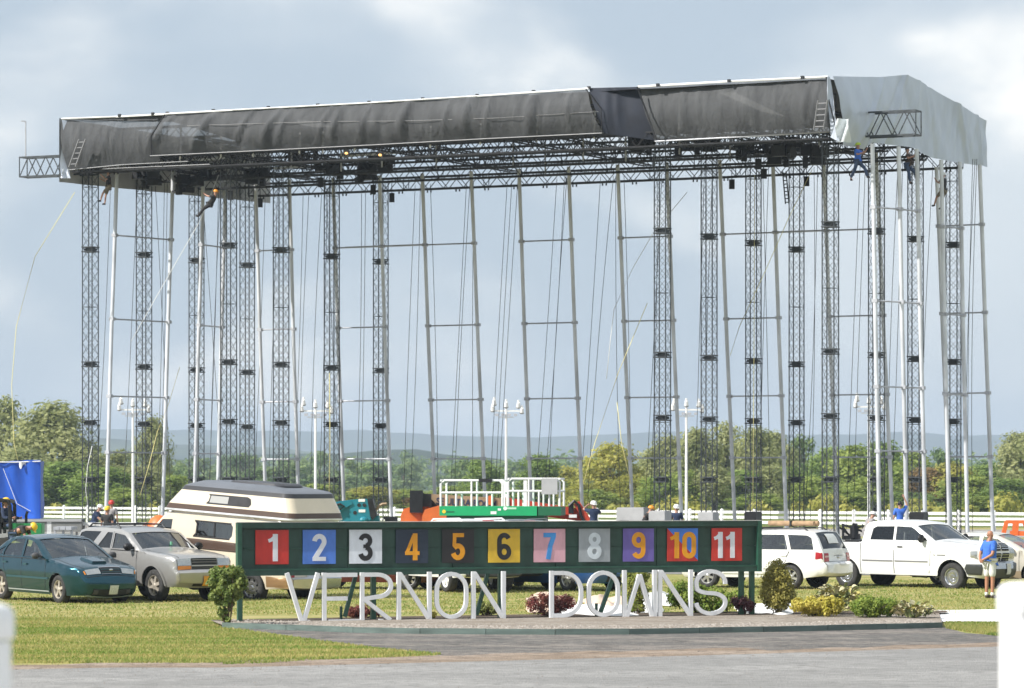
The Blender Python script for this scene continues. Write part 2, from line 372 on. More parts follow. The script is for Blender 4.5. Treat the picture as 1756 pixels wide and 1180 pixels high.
def tree_proto(kind, i):
    if (kind, i) in TREE: return TREE[kind, i]
    rs = np.random.RandomState(hash_(kind)*10+i); H = 12.0; cl = []; tb = MB()
    rx = {'willow': 4.6, 'dense': 3.6, 'fresh': 3.8, 'yellow': 4.2, 'rust': 3.8, 'far': 5.0}[kind]
    low = {'willow': .24, 'dense': .08, 'fresh': .10, 'yellow': .14, 'rust': .1, 'far': .05}[kind]
    nb = 9 if kind == 'willow' else 8
    tb.path([(0, 0, -.2), (.1, 0, H*.18), (-.1, .1, H*.4), (.1, -.1, H*.62)], lambda t: .34*(1-.75*t)+.03, 7)
    n = {'willow': 46, 'dense': 42, 'fresh': 38, 'yellow': 40, 'rust': 34, 'far': 26}[kind]
    for k in range(n):
        t = rs.rand(); zz = low*H+(H*.94-low*H)*t
        env = (math.sin(PI*min(1, max(.04, (.12+.88*t))**(.85 if kind != 'willow' else .75))))**.55
        a = rs.rand()*2*PI; r = rx*env*math.sqrt(rs.rand())*.95
        cr = (1.1+1.1*rs.rand())
        cl.append((r*math.cos(a)*(1+.15*rs.normal()), r*math.sin(a), min(zz, H-cr*.8), cr))
    for k in range(nb):
        c = cl[rs.randint(n)]; z0 = H*(.12+.25*rs.rand()); m1 = ((c[0])*.45, c[1]*.45, z0+(c[2]-z0)*.6)
        tb.path([(0, 0, z0), m1, c[:3]], lambda t: .14*(1-.8*t)+.015, 5)
    v, f = leaf_cloud(cl, {'willow': 125, 'dense': 130, 'fresh': 120, 'yellow': 120, 'rust': 110, 'far': 70}[kind], {'willow': .27, 'dense': .28, 'far': .42}.get(kind, .28), rs, .85 if kind != 'willow' else 1.05, .5)
    cm = np_mesh('crown', v, f); cm.materials.append(MAT['leaf_'+kind])
    tm = bpy.data.meshes.new('trunk'); tm.from_pydata(tb.v, [], tb.f); tm.materials.append(bark); tm.shade_smooth()
    TREE[kind, i] = (cm, tm); return TREE[kind, i]
def hash_(s): return sum((i+3)*ord(c) for i, c in enumerate(s)) % 97
LABT = {'willow': 'grey-green open willow with loose feathery crown in the row beyond the white fence',
        'dense': 'dark green dense bushy tree in the row beyond the white fence',
        'fresh': 'bright green low bushy tree in the row beyond the white fence',
        'yellow': 'yellowish green bushy tree in the row beyond the white fence',
        'rust': 'brownish tree turning autumn-coloured in the row beyond the white fence',
        'far': 'small hazy blue-green tree far off below the hills'}
GRPT = {'willow': 'willows beyond the white fence', 'dense': 'dark green trees beyond the white fence', 'fresh': 'bright green bushes beyond the white fence',
        'yellow': 'yellowing trees beyond the white fence', 'rust': 'browning trees beyond the white fence', 'far': 'hazy far trees below the hills'}
def tree(px, top, wpx, d, kind, label=None, i=None):
    i = random.randrange(3) if i is None else i; cm, tm = tree_proto(kind, i)
    h = Z(top, d); wd = wpx/F*d
    rx = {'willow': 4.6, 'dense': 3.6, 'fresh': 3.8, 'yellow': 4.2, 'rust': 3.8, 'far': 5.0}[kind]
    sx = wd/(2*rx*.90); sz = h/12.2
    t = thing('willow_tree' if kind == 'willow' else 'bushy_tree', label or LABT[kind], 'tree', (X(px, d), d, 0), random.uniform(0, 6.28), None if label else GRPT[kind], (sx, sx, sz))
    for nm, me in (('crown', cm), ('trunk', tm)):
        o = bpy.data.objects.new(nm, me); COL.objects.link(o); o.parent = t
    return t
tree(88, 690, 150, 405, 'willow', 'big spreading willow with dark forked limbs behind the blue tarpaulin', 0)
tree(10, 682, 110, 430, 'willow', 'tall willow cut by the left edge of the picture', 1)
tree(262, 716, 62, 440, 'willow', 'slim willow rising behind the left light mast', 2)
for a in [(-60,700,120,430,'willow'),(45,770,120,395,'willow'),(140,765,110,400,'willow'),(110,790,120,385,'dense'),(170,800,110,380,'dense'),
          (205,772,95,420,'willow'),(238,800,100,400,'willow'),(290,812,80,410,'fresh'),(330,826,80,420,'fresh'),(215,836,80,370,'fresh'),
          (385,836,90,430,'fresh'),(440,845,80,430,'rust'),(490,838,85,430,'fresh'),(545,828,90,430,'fresh'),(600,842,80,430,'fresh'),(640,832,95,430,'yellow'),
          (690,838,95,440,'fresh'),(735,845,70,430,'rust'),(770,832,85,440,'fresh'),(880,838,80,450,'fresh'),(926,778,62,430,'dense'),(830,786,58,430,'dense'),
          (970,798,80,445,'yellow'),(1000,826,70,400,'yellow'),(1046,757,98,405,'yellow'),(1085,812,75,400,'yellow'),(1020,838,70,390,'fresh'),
          (1120,768,75,430,'willow'),(1150,748,80,440,'willow'),(1195,735,85,430,'willow'),(1245,724,85,440,'willow'),(1298,733,80,430,'willow'),(1330,742,75,450,'willow'),
          (1175,805,80,400,'fresh'),(1225,800,80,400,'willow'),(1270,805,85,405,'dense'),(1130,815,80,390,'fresh'),(1320,800,80,405,'willow'),
          (1375,742,62,520,'far'),(1350,800,80,415,'dense'),(1400,815,80,400,'fresh'),(1425,765,70,480,'dense'),(1465,760,85,430,'fresh'),(1515,757,85,430,'dense'),(1500,815,90,390,'fresh'),
          (1560,772,80,425,'fresh'),(1590,800,75,420,'rust'),(1630,788,80,420,'yellow'),(1660,812,85,400,'fresh'),(1610,765,60,560,'far'),(1700,795,80,420,'dense'),(1725,820,80,395,'dense'),
          (1750,742,85,410,'willow'),(1800,730,130,400,'willow'),(1690,850,90,385,'fresh'),(1450,838,90,385,'fresh'),(1560,842,90,385,'dense'),(1300,845,90,385,'fresh')]:
    tree(*a)
for k in range(46):
    px = random.uniform(280, 1120); d = random.uniform(620, 1300); tree(px, random.uniform(770, 800)+(12 if px > 860 else 0)+(HY-800)*(0), random.uniform(45, 80), d, 'far')
for k in range(14): tree(random.uniform(1330, 1756), random.uniform(775, 800), random.uniform(50, 80), random.uniform(600, 900), 'far')
# tell the members of each row apart by their place from the left
ORD = ['first','second','third','fourth','fifth','sixth','seventh','eighth','ninth','tenth','eleventh','twelfth','thirteenth','fourteenth','fifteenth','sixteenth','seventeenth','eighteenth','nineteenth','twentieth','twenty-first','twenty-second','twenty-third','twenty-fourth','twenty-fifth']
SHORT = {'willow': 'grey-green feathery willow beyond the white fence', 'dense': 'dark green dense tree beyond the white fence', 'fresh': 'bright green low bushy tree beyond the white fence', 'yellow': 'yellowish green bushy tree beyond the white fence', 'rust': 'brownish autumn-coloured tree beyond the white fence'}
for kd, gl in GRPT.items():
    if kd == 'far': continue
    mem = sorted([o for o in bpy.data.objects if o.get('group') == gl], key=lambda o: o.location.x/o.location.y)
    for i, o in enumerate(mem): o['label'] = SHORT[kd]+', '+ORD[i]+' of them from the left'
# far wood: reads as one mass
rs = np.random.RandomState(4); cl = []
for k in range(420):
    d = rs.uniform(1300, 2200); px = rs.uniform(-100, 1900); h = rs.uniform(6, 15); cl.append((X(px, d), d, h*.55, h*.55))
v, f = leaf_cloud(cl, 55, 1.2, rs, .95, .6); me = np_mesh('far_wood', v, f); o = mesh_obj('far_wood', me, MAT['leaf_far']); tag(o, 'low hazy woodland spread below the hills', 'woodland', None, 'stuff')
# undergrowth along the foot of the trees
cl = []
for k in range(90):
    px = rs.uniform(-150, 1950); d = rs.uniform(345, 385); r = rs.uniform(.3, .8)*(1+1.3*rs.rand()**4); cl.append((X(px, d), d, r*.55, r))
v, f = leaf_cloud(cl, 70, .22, rs, .8, .6); me = np_mesh('undergrowth', v, f); o = mesh_obj('undergrowth', me, MAT['leaf_yellow']); tag(o, 'green undergrowth along the foot of the trees', 'undergrowth', None, 'stuff')
# ------------------------------------------------------------------ white rail fence
FA, FB = Vector((X(70, 286), 286, 0)), Vector((X(1960, 222), 222, 0))
fen = thing('rail_fence', 'white three-rail fence along the far side of the race track', 'fence', FA)
fd = (FB-FA); nf = 37; fu = fd.normalized(); fa = math.atan2(fu.y, fu.x)
pm = MB().box((0,0,.6), (.17,.17,1.2)).add([(-.1,-.1,1.2),(.1,-.1,1.2),(.1,.1,1.2),(-.1,.1,1.2),(0,0,1.3)], [(0,1,4),(1,2,4),(2,3,4),(3,0,4),(3,2,1,0)])
first = pm.build('post', M_vinyl, fen, rz=fa); rail0 = None
for k in range(nf+1):
    p = fd*(k/nf); o = first if k == 0 else first.copy()
    if k: COL.objects.link(o)
    o.location = p
    if k == nf: break
    for z in (.40, .73, 1.06):
        if rail0 is None:
            rail0 = MB().box((fd.length/nf/2, 0, 0), (fd.length/nf-.17, .05, .17)).build('rail', M_vinyl, fen, rz=fa); r = rail0
        else: r = rail0.copy(); COL.objects.link(r)
        r.location = p+Vector((0, 0, z))
# ------------------------------------------------------------------ light masts round the track
def light_mast(px, top, label):
    d = 236.0; s = F/d; h = Z(top, d)
    t = thing('light_mast', label, 'light mast', (X(px, d), d, 0), 0, 'white floodlight masts along the track')
    MB().tube((0,0,0), (0,0,h-.35), .10, 10, .075).build('pole', M_white, t, 40)
    MB().bar((-.85,0,h-.55), (.85,0,h-.55), .10).bar((-.5,0,h-.95), (.5,0,h-.95), .06).build('cross_arm', M_white, t)
    for x, z, ang in ((-.85, -.3, -.5), (0, -.05, 0), (.78, -.08, .2), (1.0, -.42, .6), (-.75, .1, -.2)):
        l = MB().tube((x, -.02, h+z-.22), (x+.05*ang, -.12, h+z+.06), .135, 10, .10).tube((x, -.02, h+z+.06), (x, -.05, h+z+.22), .08, 8, .07).build('floodlight', M_white, t, 40)
        MB().tube((x, -.0, h+z-.27), (x, -.02, h+z-.235), .148, 10).build('lens', M_lamp, l)
    for x in (-.6, -.2, .2, .6): MB().box((x, -.05, h-.8), (.22,.2,.16)).build('ballast', M_alud, t)
for px, top, lb in ((228,688,'white floodlight mast standing behind the left scaffold towers'), (541,690,'white floodlight mast between two black towers above the camper van'),
                    (868,690,'white floodlight mast above the green scissor lift'), (1177,688,'white floodlight mast right of the yellowish tree'), (1490,683,'white floodlight mast behind the right-hand towers')):
    light_mast(px, top, lb)
# ------------------------------------------------------------------ grass blades over the near lawn
def inside(px, py):
    if px < 380: return py < 1138
    b = np.interp(px, [380,420,480,560,640,700,757], [1076,1081,1090,1101,1111,1117,1122])
    return (b < py < np.interp(px, [380,460,520,640,757], [1141,1138,1134,1129,1124])) if px < 757 else False
def blades(n, fn, z, hh, name, m):
    pts = []
    while len(pts) < n:
        q = fn()
        if q is not None: pts.append(q)
    p = np.array(pts); a = rs.rand(n)*2*PI; h = hh*(.5+.9*rs.rand(n)); wv = .011+.008*rs.rand(n); lean = rs.normal(size=(n, 2))*.45*h[:, None]
    b0 = np.stack([p[:, 0]-np.cos(a)*wv, p[:, 1]-np.sin(a)*wv, np.full(n, z)], 1); b1 = np.stack([p[:, 0]+np.cos(a)*wv, p[:, 1]+np.sin(a)*wv, np.full(n, z)], 1)
    tp = np.stack([p[:, 0]+lean[:, 0], p[:, 1]+lean[:, 1], z+h], 1)
    v = np.stack([b0, b1, tp], 1).reshape(-1, 3); o = mesh_obj(name, np_mesh(name, v, np.arange(3*n).reshape(n, 3)), m); return o
leafmat('grass_blade', (.18,.285,.05), (.53,.455,.18), .75, .6, .5, (.22,1,1))
def near_pt():
    px = rs.uniform(-40, 757); d = rs.uniform(59.4, 80); py = HY+EYE*F/d
    return (X(px, d), d) if inside(px, py) else None
def far_pt():
    px = rs.uniform(-40, 1800); d = rs.uniform(82 if px > 372 else 74, 112); return (X(px, d), d)
def right_pt():
    px = rs.uniform(1622, 1800); py = rs.uniform(1069, np.interp(px, [1622, 1700, 1760], [1078, 1090, 1093])); d = F*EYE/(py-HY); return (X(px, d), d)
tag(blades(52000, near_pt, 0, .042, 'lawn_grass', MAT['grass_blade']), 'short mown grass on the lawn left of the sign', 'grass', None, 'stuff')
tag(blades(60000, far_pt, 0, .042, 'field_grass', MAT['grass_blade']), 'dry mown grass under and around the parked cars', 'grass', None, 'stuff')
tag(blades(9000, right_pt, 0, .055, 'verge_grass', MAT['grass_blade']), 'green grass patch right of the planting bed', 'grass', None, 'stuff')
# ================================================================== THE STAGE FRAME
A1 = Vector((-18.5, 162.1, 0)); TW = Vector((.894, -.448, 0)); TV = Vector((.448, .894, 0))
def R3(t, u, z): p = A1+TW*t+TV*u; return Vector((p.x, p.y, z))
def t_at(px, u):          # position along the roof line u that stands at picture column px
    q = A1+TV*u; k = (px-CX)/F; return (k*q.y-q.x)/(TW.x-k*TW.y)
def u_at(px, t):
    q = A1+TW*t; k = (px-CX)/F; return (k*q.y-q.x)/(TV.x-k*TV.y)
SA = math.atan2(TW.y, TW.x)
RING = [13.17, 8.14, 5.58, 3.08]
# ---- lattice towers: built once, copied
twr = [(155,428),(247,437),(337,447),(424,455),(392,421),(482,429),(569,440),(653,449),(1136,396),(1216,406),(1292,417),(1366,428),(1424,385),(1503,397),(1570,410),(1635,420)]
gname = ['far-left', 'inner-left', 'inner-right', 'far-right']; oname = ['front', 'second', 'third', 'rearmost']
def make_tower():
    t = thing('lattice_tower', '', 'tower'); a = .25; Ht = 17.0; M_black = M_steel
    leg = MB().tube((0,0,.1), (0,0,Ht), .024, 6); lm = None
    for sx, sy in ((-a,-a),(a,-a),(a,a),(-a,a)):
        o = leg.build('leg', M_black, t) if lm is None else bpy.data.objects.new('leg', lm)
        if lm is None: lm = o.data
        else: COL.objects.link(o); o.parent = t
        o.location = (sx, sy, 0)
    lat = MB(); n = 32; c = [(-a,-a),(a,-a),(a,a),(-a,a)]
    for k in range(n):
        z0 = .15+k*(Ht-.2)/n; z1 = .15+(k+1)*(Ht-.2)/n
        for i in range(4):
            p, q = c[i], c[(i+1) % 4]
            lat.bar((*p, z0), (*q, z1), .0115); lat.bar((*q, z0), (*p, z1), .0115)
            if k % 5 == 0: lat.bar((*p, z0), (*q, z0), .022)
    lat.build('bracing', M_black, t)
    col = MB().box((0,0,-.10), (.58,.58,.045)).box((0,0,.10), (.58,.58,.045)).box((0,0,0), (.30,.30,.17)).box((.2,0,0), (.06,.36,.1)).box((-.2,0,0), (.06,.36,.1))
    cm = None
    for z in RING:
        o = col.build('collar', M_black, t) if cm is None else bpy.data.objects.new('collar', cm)
        if cm is None: cm = o.data
        else: COL.objects.link(o); o.parent = t
        o.location = (0, 0, z)
    MB().box((0,0,.05), (.9,.9,.1)).box((0,0,.25), (.7,.7,.3)).build('base_plate', M_black, t)
    for sx in (-1, 1): MB().tube((sx*.55,0,.3), (sx*.3,0,.9), .03, 6).build('outrigger', M_black, t)
    return t
tower0 = make_tower(); kids = {}
for q in bpy.data.objects:
    if q.parent: kids.setdefault(q.parent, []).append(q)
TWR = []
for i, (px, ry) in enumerate(twr):
    d = (13.17-EYE)*F/(HY-ry); o = tower0 if i == 0 else copy_tree(tower0, None, kids)
    o.location = (X(px, d), d, 0); o.rotation_euler = (0, 0, SA)
    tag(o, f'{oname[i%4]} tower of the {gname[i//4]} group of four black lattice towers', 'tower', 'black lattice towers carrying the roof'); TWR.append(o.location.copy())
# ---- roof
roof = thing('stage_roof', 'long half-skinned stage roof of black trusses and grey netting on lattice towers', 'stage roof', R3(17, 7, 0))
RI = Matrix.Translation(-roof.location)
def rl(p): return Vector(p)-roof.location
def truss(p0, p1, hgt, wid, pitch, name, parent, m=M_black, rod=.03, br=.014, origin=None, both=True):
    mb = MB(); p0 = Vector(p0); p1 = Vector(p1); d = p1-p0; L = d.length; x = d.normalized(); y = Vector((0,0,1)).cross(x).normalized()
    c = [(-1,0),(1,0),(1,1),(-1,1)]; pt = lambda k, s: p0+x*s+y*(k[0]*wid/2)+Vector((0,0,hgt*k[1]))
    for k in c: mb.bar(pt(k, 0), pt(k, L), rod*2)
    n = max(2, round(L/pitch))
    for i in range(n):
        s0, s1 = i*L/n, (i+1)*L/n; sm = (s0+s1)/2
        for a, b in ((0,3),(1,2)):
            mb.bar(pt(c[a], s0), pt(c[b], sm), br*2); mb.bar(pt(c[b], sm), pt(c[a], s1), br*2)
        if both:
            mb.bar(pt(c[0], s0), pt(c[1], sm), br*2); mb.bar(pt(c[1], sm), pt(c[0], s1), br*2)
        if i % 4 == 0:
            for a, b in ((0,1),(1,2),(2,3),(3,0)): mb.bar(pt(c[a], s0), pt(c[b], s0), br*2.4)
    for a, b in ((0,1),(1,2),(2,3),(3,0)): mb.bar(pt(c[a], L), pt(c[b], L), br*2.4)
    return mb.build(name, m, parent)
TR = 35.6; ZB = 16.42
for u in (-1.4, 4.5, 9, 13.5): truss(rl(R3(.2, u, ZB)), rl(R3(TR-.2, u, ZB)), .56, .5, 1.05, 'long_truss', roof, both=False)
truss(rl(R3(.2, 0, ZB+.1)), rl(R3(TR-.2, 0, ZB+.1)), .56, .5, 1.05, 'long_truss', roof, both=False)
for u in (-1.2, 6.3, 13.8): truss(rl(R3(.2, u, ZB+1.3)), rl(R3(TR-.2, u, ZB+1.3)), .5, .45, 1.1, 'upper_truss', roof, both=False)
for t in (.3, 3.4, 6.8, 13.8, 20.6, 27.3, 31, 34.8): truss(rl(R3(t, -1.6, ZB+.68)), rl(R3(t, 13.8, ZB+.68)), .5, .45, 1.0, 'cross_truss', roof, both=False)
# masts joining the truss layers, hanging clamps, hoists
clampm = None
for u in (-1.4, 13.5):
    for k in range(24):
        t = .8+k*1.48
        if clampm is None: o = MB().tube((-.09,0,-.06), (-.09,0,-.16), .035, 6).tube((.09,0,-.06), (.09,0,-.16), .035, 6).build('clamp', M_black, roof); clampm = o.data
        else: o = bpy.data.objects.new('clamp', clampm); COL.objects.link(o); o.parent = roof
        o.location = rl(R3(t, u, ZB)); o.rotation_euler = (0, 0, SA)
hm = None
for px, u in ((446,13.5),(672,13.5),(1383,13.5),(395,9),(550,4.5),(640,9),(1310,9),(1255,13.5),(1360,0),(1300,4.5)):
    z = ZB-.2
    if hm is None: o = MB().box((0,0,-.12), (.24,.2,.42)).tube((0,0,.1), (0,0,.6), .02, 6).build('chain_hoist', M_dark, roof); hm = o.data
    else: o = bpy.data.objects.new('chain_hoist', hm); COL.objects.link(o); o.parent = roof
    o.location = rl(R3(t_at(px, u), u, z))
# clusters of gear hung inside the grid
gm = None
for px, py in ((330,312),(360,300),(300,300),(640,290),(655,275),(560,285),(440,300),(1215,240),(1290,255),(1335,265),(1350,250),(1180,250),(1400,262),(250,300),(520,270),(1100,245)):
    u = random.uniform(2, 12)
    if gm is None:
        b = MB(); rr = random.Random(3)
        for k in range(7): b.box((rr.uniform(-.6,.6), rr.uniform(-.4,.4), rr.uniform(-.3,.4)), (rr.uniform(.15,.6), rr.uniform(.15,.5), rr.uniform(.1,.5)), rr.uniform(0,3))
        for k in range(5): b.bar((rr.uniform(-.9,.9), 0, rr.uniform(-.4,.4)), (rr.uniform(-.9,.9), .3, rr.uniform(-.4,.5)), .07)
        o = b.build('rigging_gear', M_black, roof); gm = o.data
    else: o = bpy.data.objects.new('rigging_gear', gm); COL.objects.link(o); o.parent = roof
    p = R3(t_at(px, u), u, 0); o.location = rl((p.x, p.y, Z(py, p.y)-.1)); o.rotation_euler = (0, 0, random.uniform(0, 6))
for px, u in ((655,2),(880,5),(1000,3),(1165,2),(1252,6),(1405,2),(585,3),(748,5),(1073,4),(500,1),(935,9)):
    t = t_at(px, u); MB().bar(rl(R3(t, u, ZB-.02)), rl(R3(t, u, ZB+1.5)), .07).build('hanger', M_alud, roof)
for px, u, ln in ((640,4,3.2),(700,6,2.6),(1240,3,4),(1120,6,3),(520,8,3),(330,3,3.5)):
    t = t_at(px, u); MB().bar(rl(R3(t-ln/2, u, ZB+.72)), rl(R3(t+ln/2, u, ZB+.78)), .09).build('batten', M_alu, roof)
# roof membrane: shallow gable, grey-black below, silver above
memb = mat('roof_membrane', (.055,.055,.058), .75, var=.3, scale=.6, bump=.2)
silver = mat('silver_tarpaulin', (.50,.545,.62), .36, .15, var=.09, scale=.8, bump=.35, bscale=1.4, stretch=(1,1,.5))
def zroof(u): return 18.72+.76*(1-abs((u-7)/9.6)) if True else 0
mb = MB(); us = [-2.0, -.5, 2, 4.5, 7, 9.5, 12, 14, 16]
def memf(a, b):
    t = TR*a; u = -2+17.7*b; sag = -.10*abs(math.sin(t*PI/3.4))-.04
    return rl(R3(t, u, min(zroof(u), 19.45)-.06+sag*(.2 if b in (0, 1) else 1)))
mb.grid(memf, 84, 10); mb.build('roof_skin', memb, roof, 180)
# front netting
net = bpy.data.materials.new('shade_netting'); net.use_nodes = True; t_ = net.node_tree; n_ = t_.nodes; l_ = t_.links
b_ = n_['Principled BSDF']; b_.inputs['Roughness'].default_value = .8; b_.inputs['Specular IOR Level'].default_value = .25
g_ = n_.new('ShaderNodeTexCoord'); mp_ = n_.new('ShaderNodeMapping'); mp_.inputs['Scale'].default_value = (1,1,.25); l_.new(g_.outputs['Object'], mp_.inputs['Vector'])
no_ = n_.new('ShaderNodeTexNoise'); no_.inputs['Scale'].default_value = 2.2; no_.inputs['Detail'].default_value = 8; l_.new(mp_.outputs['Vector'], no_.inputs['Vector'])
mx_ = n_.new('ShaderNodeMix'); mx_.data_type = 'RGBA'; mr_ = n_.new('ShaderNodeMapRange'); mr_.inputs['From Min'].default_value = .3; mr_.inputs['From Max'].default_value = .7
l_.new(no_.outputs['Fac'], mr_.inputs['Value']); l_.new(mr_.outputs['Result'], mx_.inputs['Factor']); mx_.inputs[6].default_value = (.072,.074,.078,1); mx_.inputs[7].default_value = (.112,.115,.12,1); l_.new(mx_.outputs[2], b_.inputs['Base Color'])
nb_ = n_.new('ShaderNodeTexNoise'); nb_.inputs['Scale'].default_value = 3.2; nb_.inputs['Detail'].default_value = 6; nb_.inputs['Distortion'].default_value = .6; l_.new(mp_.outputs['Vector'], nb_.inputs['Vector'])
bp_ = n_.new('ShaderNodeBump'); bp_.inputs['Strength'].default_value = .4; bp_.inputs['Distance'].default_value = .22; l_.new(nb_.outputs['Fac'], bp_.inputs['Height']); l_.new(bp_.outputs['Normal'], b_.inputs['Normal'])
tr_ = n_.new('ShaderNodeBsdfTransparent'); ms_ = n_.new('ShaderNodeMixShader'); ms_.inputs['Fac'].default_value = .80
l_.new(tr_.outputs[0], ms_.inputs[1]); l_.new(b_.outputs[0], ms_.inputs[2]); l_.new(ms_.outputs[0], n_['Material Output'].inputs['Surface'])
navy = mat('navy_netting', (.012,.016,.028), .75, var=.25, scale=1.5)
def fpt(px, py, u):
    p = R3(t_at(px, u), u, 0); return Vector((p.x, p.y, Z(py, p.y)))
def net_panel(name, tl, tr, br, bl, u0, u1, nu, m, folds, seed, bow=.18):
    """cloth between four picture corners; u0/u1 = rows at left/right; folds = depth of the creases"""
    rr = np.random.RandomState(seed); ph = rr.rand(8)*6.28; fr = .9+rr.rand(8)*3
    def fn(a, b):
        px = (tl[0]*(1-a)+tr[0]*a)*(1-b)+(bl[0]*(1-a)+br[0]*a)*b; py = (tl[1]*(1-a)+tr[1]*a)*(1-b)+(bl[1]*(1-a)+br[1]*a)*b
        px = min(px, 1700); u = u0+(u1-u0)*a; p = fpt(px, py, u)
        s = a*abs(tr[0]-tl[0])/40
        k = sum(math.sin(s*fr[i]+ph[i]+b*(1.2*math.sin(ph[i]*3)))*(1/(1+.35*i)) for i in range(6)); crease = max(0, math.sin(s*2.3+ph[0]+1.3*b))**16+.8*max(0, math.sin(s*3.7+ph[1]+2.0*b))**22-.6*max(0, math.sin(s*1.1+ph[2]+.7*b))**30
        off = bow*math.sin(PI*b)+folds*(.40*k+crease*1.35)*math.sin(PI*min(1, .12+b*.88))
        return rl(p-TV*off)
    return MB().grid(fn, nu, 14).build(name, m, roof, 180)
net_panel('netting_panel', (107,205), (286,196), (275,277), (117,292), -2.0, -1.7, 50, net, .07, 1, .3)
net_panel('netting_panel', (285,197), (1008,154), (1036,229), (262,267), -2.1, -2.1, 190, net, .13, 2, .38)
net_panel('netting_panel', (1097,150), (1421,133), (1428,226), (1128,241), -1.6, -1.9, 90, net, .05, 3, .35)
net_panel('netting_flap', (1010,151), (1097,149), (1130,242), (1036,229), -2.08, -1.5, 26, navy, .05, 4, .15)
# seams, hem rope and top tube
hem = mat('pale_hem', (.34,.34,.35), .6)
def along(pts, u, r, name, m, du=.05):
    mb = MB()
    for (a, b) in zip(pts[:-1], pts[1:]): mb.tube(rl(fpt(*a, u)-TV*du), rl(fpt(*b, u)-TV*du), r, 6)
    return mb.build(name, m, roof, 60)
along([(285,195.5),(400,189),(620,177.5),(820,165),(1010,152)], -2.12, .036, 'top_tube', M_white)
along([(107,204),(200,200.5),(285,196)], -2.05, .04, 'top_tube', M_white)
along([(1095,149),(1250,140),(1421,132)], -2.0, .045, 'top_tube', M_white)
along([(262,268),(420,260.5),(640,249.5),(840,238.5),(1036,229)], -2.1, .018, 'hem_rope', hem, .22)
along([(117,292),(210,283),(325,277)], -2.0, .018, 'hem_rope', hem, .1)
along([(178,290),(270,286),(362,282)], -1.7, .018, 'hem_rope', hem, .1)
along([(285,197),(262,233),(262,268)], -2.12, .03, 'hem_rope', M_black, .12)
along([(1008,153),(1034,187),(1036,229)], -2.1, .022, 'hem_rope', M_black, .2)
along([(1097,150),(1112,190),(1130,242)], -2.0, .035, 'hem_rope', M_black, .25)
along([(1420,133),(1424,170),(1437,222)], -2.0, .03, 'hem_rope', M_black, .2)
along([(1125,243),(1280,235),(1440,225)], -1.6, .035, 'hem_rope', M_alud, .1)
mb_ = None
for px in (205,262,287,366,460,545,633,725,818,915,1010,1128,1250,1376):
    py = np.interp(px, [107,285,400,620,820,1010,1095,1250,1421], [204,195.5,189,177.5,165,152,149,140,132]); p = rl(fpt(px, py, -2.12))
    if mb_ is None: o = MB().box((0,0,.03), (.12,.1,.12)).build('tube_clamp', M_black, roof); mb_ = o.data
    else: o = bpy.data.objects.new('tube_clamp', mb_); COL.objects.link(o); o.parent = roof
    o.location = p; o.rotation_euler = (0, 0, SA)
# struts seen dimly through the netting, and the hand-line running along it
for k, px in enumerate((300,370,425,505,545,600,730,816,913,1012,1157,1236,1280)):
    p0 = fpt(px, np.interp(px, [107,1421], [222,152]), -1.6); p1 = fpt(px-2, np.interp(px, [107,1421], [285,215]), -1.6)
    MB().bar(rl(p0+TV*.5), rl(p1+TV*.5), .07).build('netting_strut', M_white, roof)
along([(330,217),(560,210),(700,209),(860,204),(1034,193)], -2.1, .011, 'hand_line', mat('dim_line', (.22,.22,.22), .7), .42)
# ladders against the roof edge
def ladder(name, label, pts, wd, rungs, m, parent=None):
    a, b = Vector(pts[0]), Vector(pts[1]); x = TW*wd/2; mb0 = thing(name, label, 'ladder', a) ; o = Vector(a)
    for s in (-1, 1): MB().bar(a+x*s-o, b+x*s-o, .05).build('rail', m, mb0)
    rm = None
    for k in range(rungs):
        q = a.lerp(b, (k+.5)/rungs)-o; MB().bar(q-x, q+x, .04).build('rung', m, mb0)
    return mb0
ladder('ladder', 'short aluminium ladder end hooked on the netting at the left roof end', (fpt(124,286,-2.3), fpt(141,239,-2.7)), .34, 5, mat('dull_ladder', (.22,.22,.23), .5))
ladder('ladder', 'short aluminium ladder end beside the silver end sheet at the right', (fpt(1404,222,-2.3), fpt(1411,172,-2.6)), .40, 5, mat('dull_ladder', (.22,.22,.23), .5))
ladder('rope_ladder', 'narrow black ladder hanging from the roof grid between right towers', (fpt(1350,350,9), fpt(1345,294,9)), .16, 9, M_black)
# pale patches set just behind the netting
for pts, nm in (([(1210,150),(1240,150),(1330,193),(1345,200),(1300,190),(1250,168)], 'pale_patch'), ([(500,202),(535,208),(565,217),(530,217),(505,212)], 'pale_patch')):
    mbp = MB(); q = [rl(fpt(x, y, -2.1)+TV*.35) for x, y in pts]; mbp.add(q, [tuple(range(len(q)))]); mbp.build(nm, mat('pale_netting', (.8,.8,.8), .7, var=.1), roof)
# left end: dark wall sheet hanging inside
def lw(a, b): 
    u = -2+18*a; return rl(R3(-.25+.06*math.sin(a*40), u, (15.98+.30*a)*(1-b)+18.75*b))
MB().grid(lw, 60, 6).build('end_sheet', mat('grey_sheet', (.42,.42,.42), .7, var=.15, scale=1), roof, 180)
MB().grid(lambda a, b: rl(fpt(108+16*a+3*math.sin(b*6), 205+98*b+4*a, -2.1+a*.3)-TV*.1), 4, 16).build('torn_edge', silver, roof, 180)
MB().grid(lambda a, b: rl(fpt(108+14*a+2*math.sin(b*5+a*3), 290+16*b, -2.0)-TV*(.1+.1*math.sin(a*9))), 6, 4).build('torn_edge', silver, roof, 180)
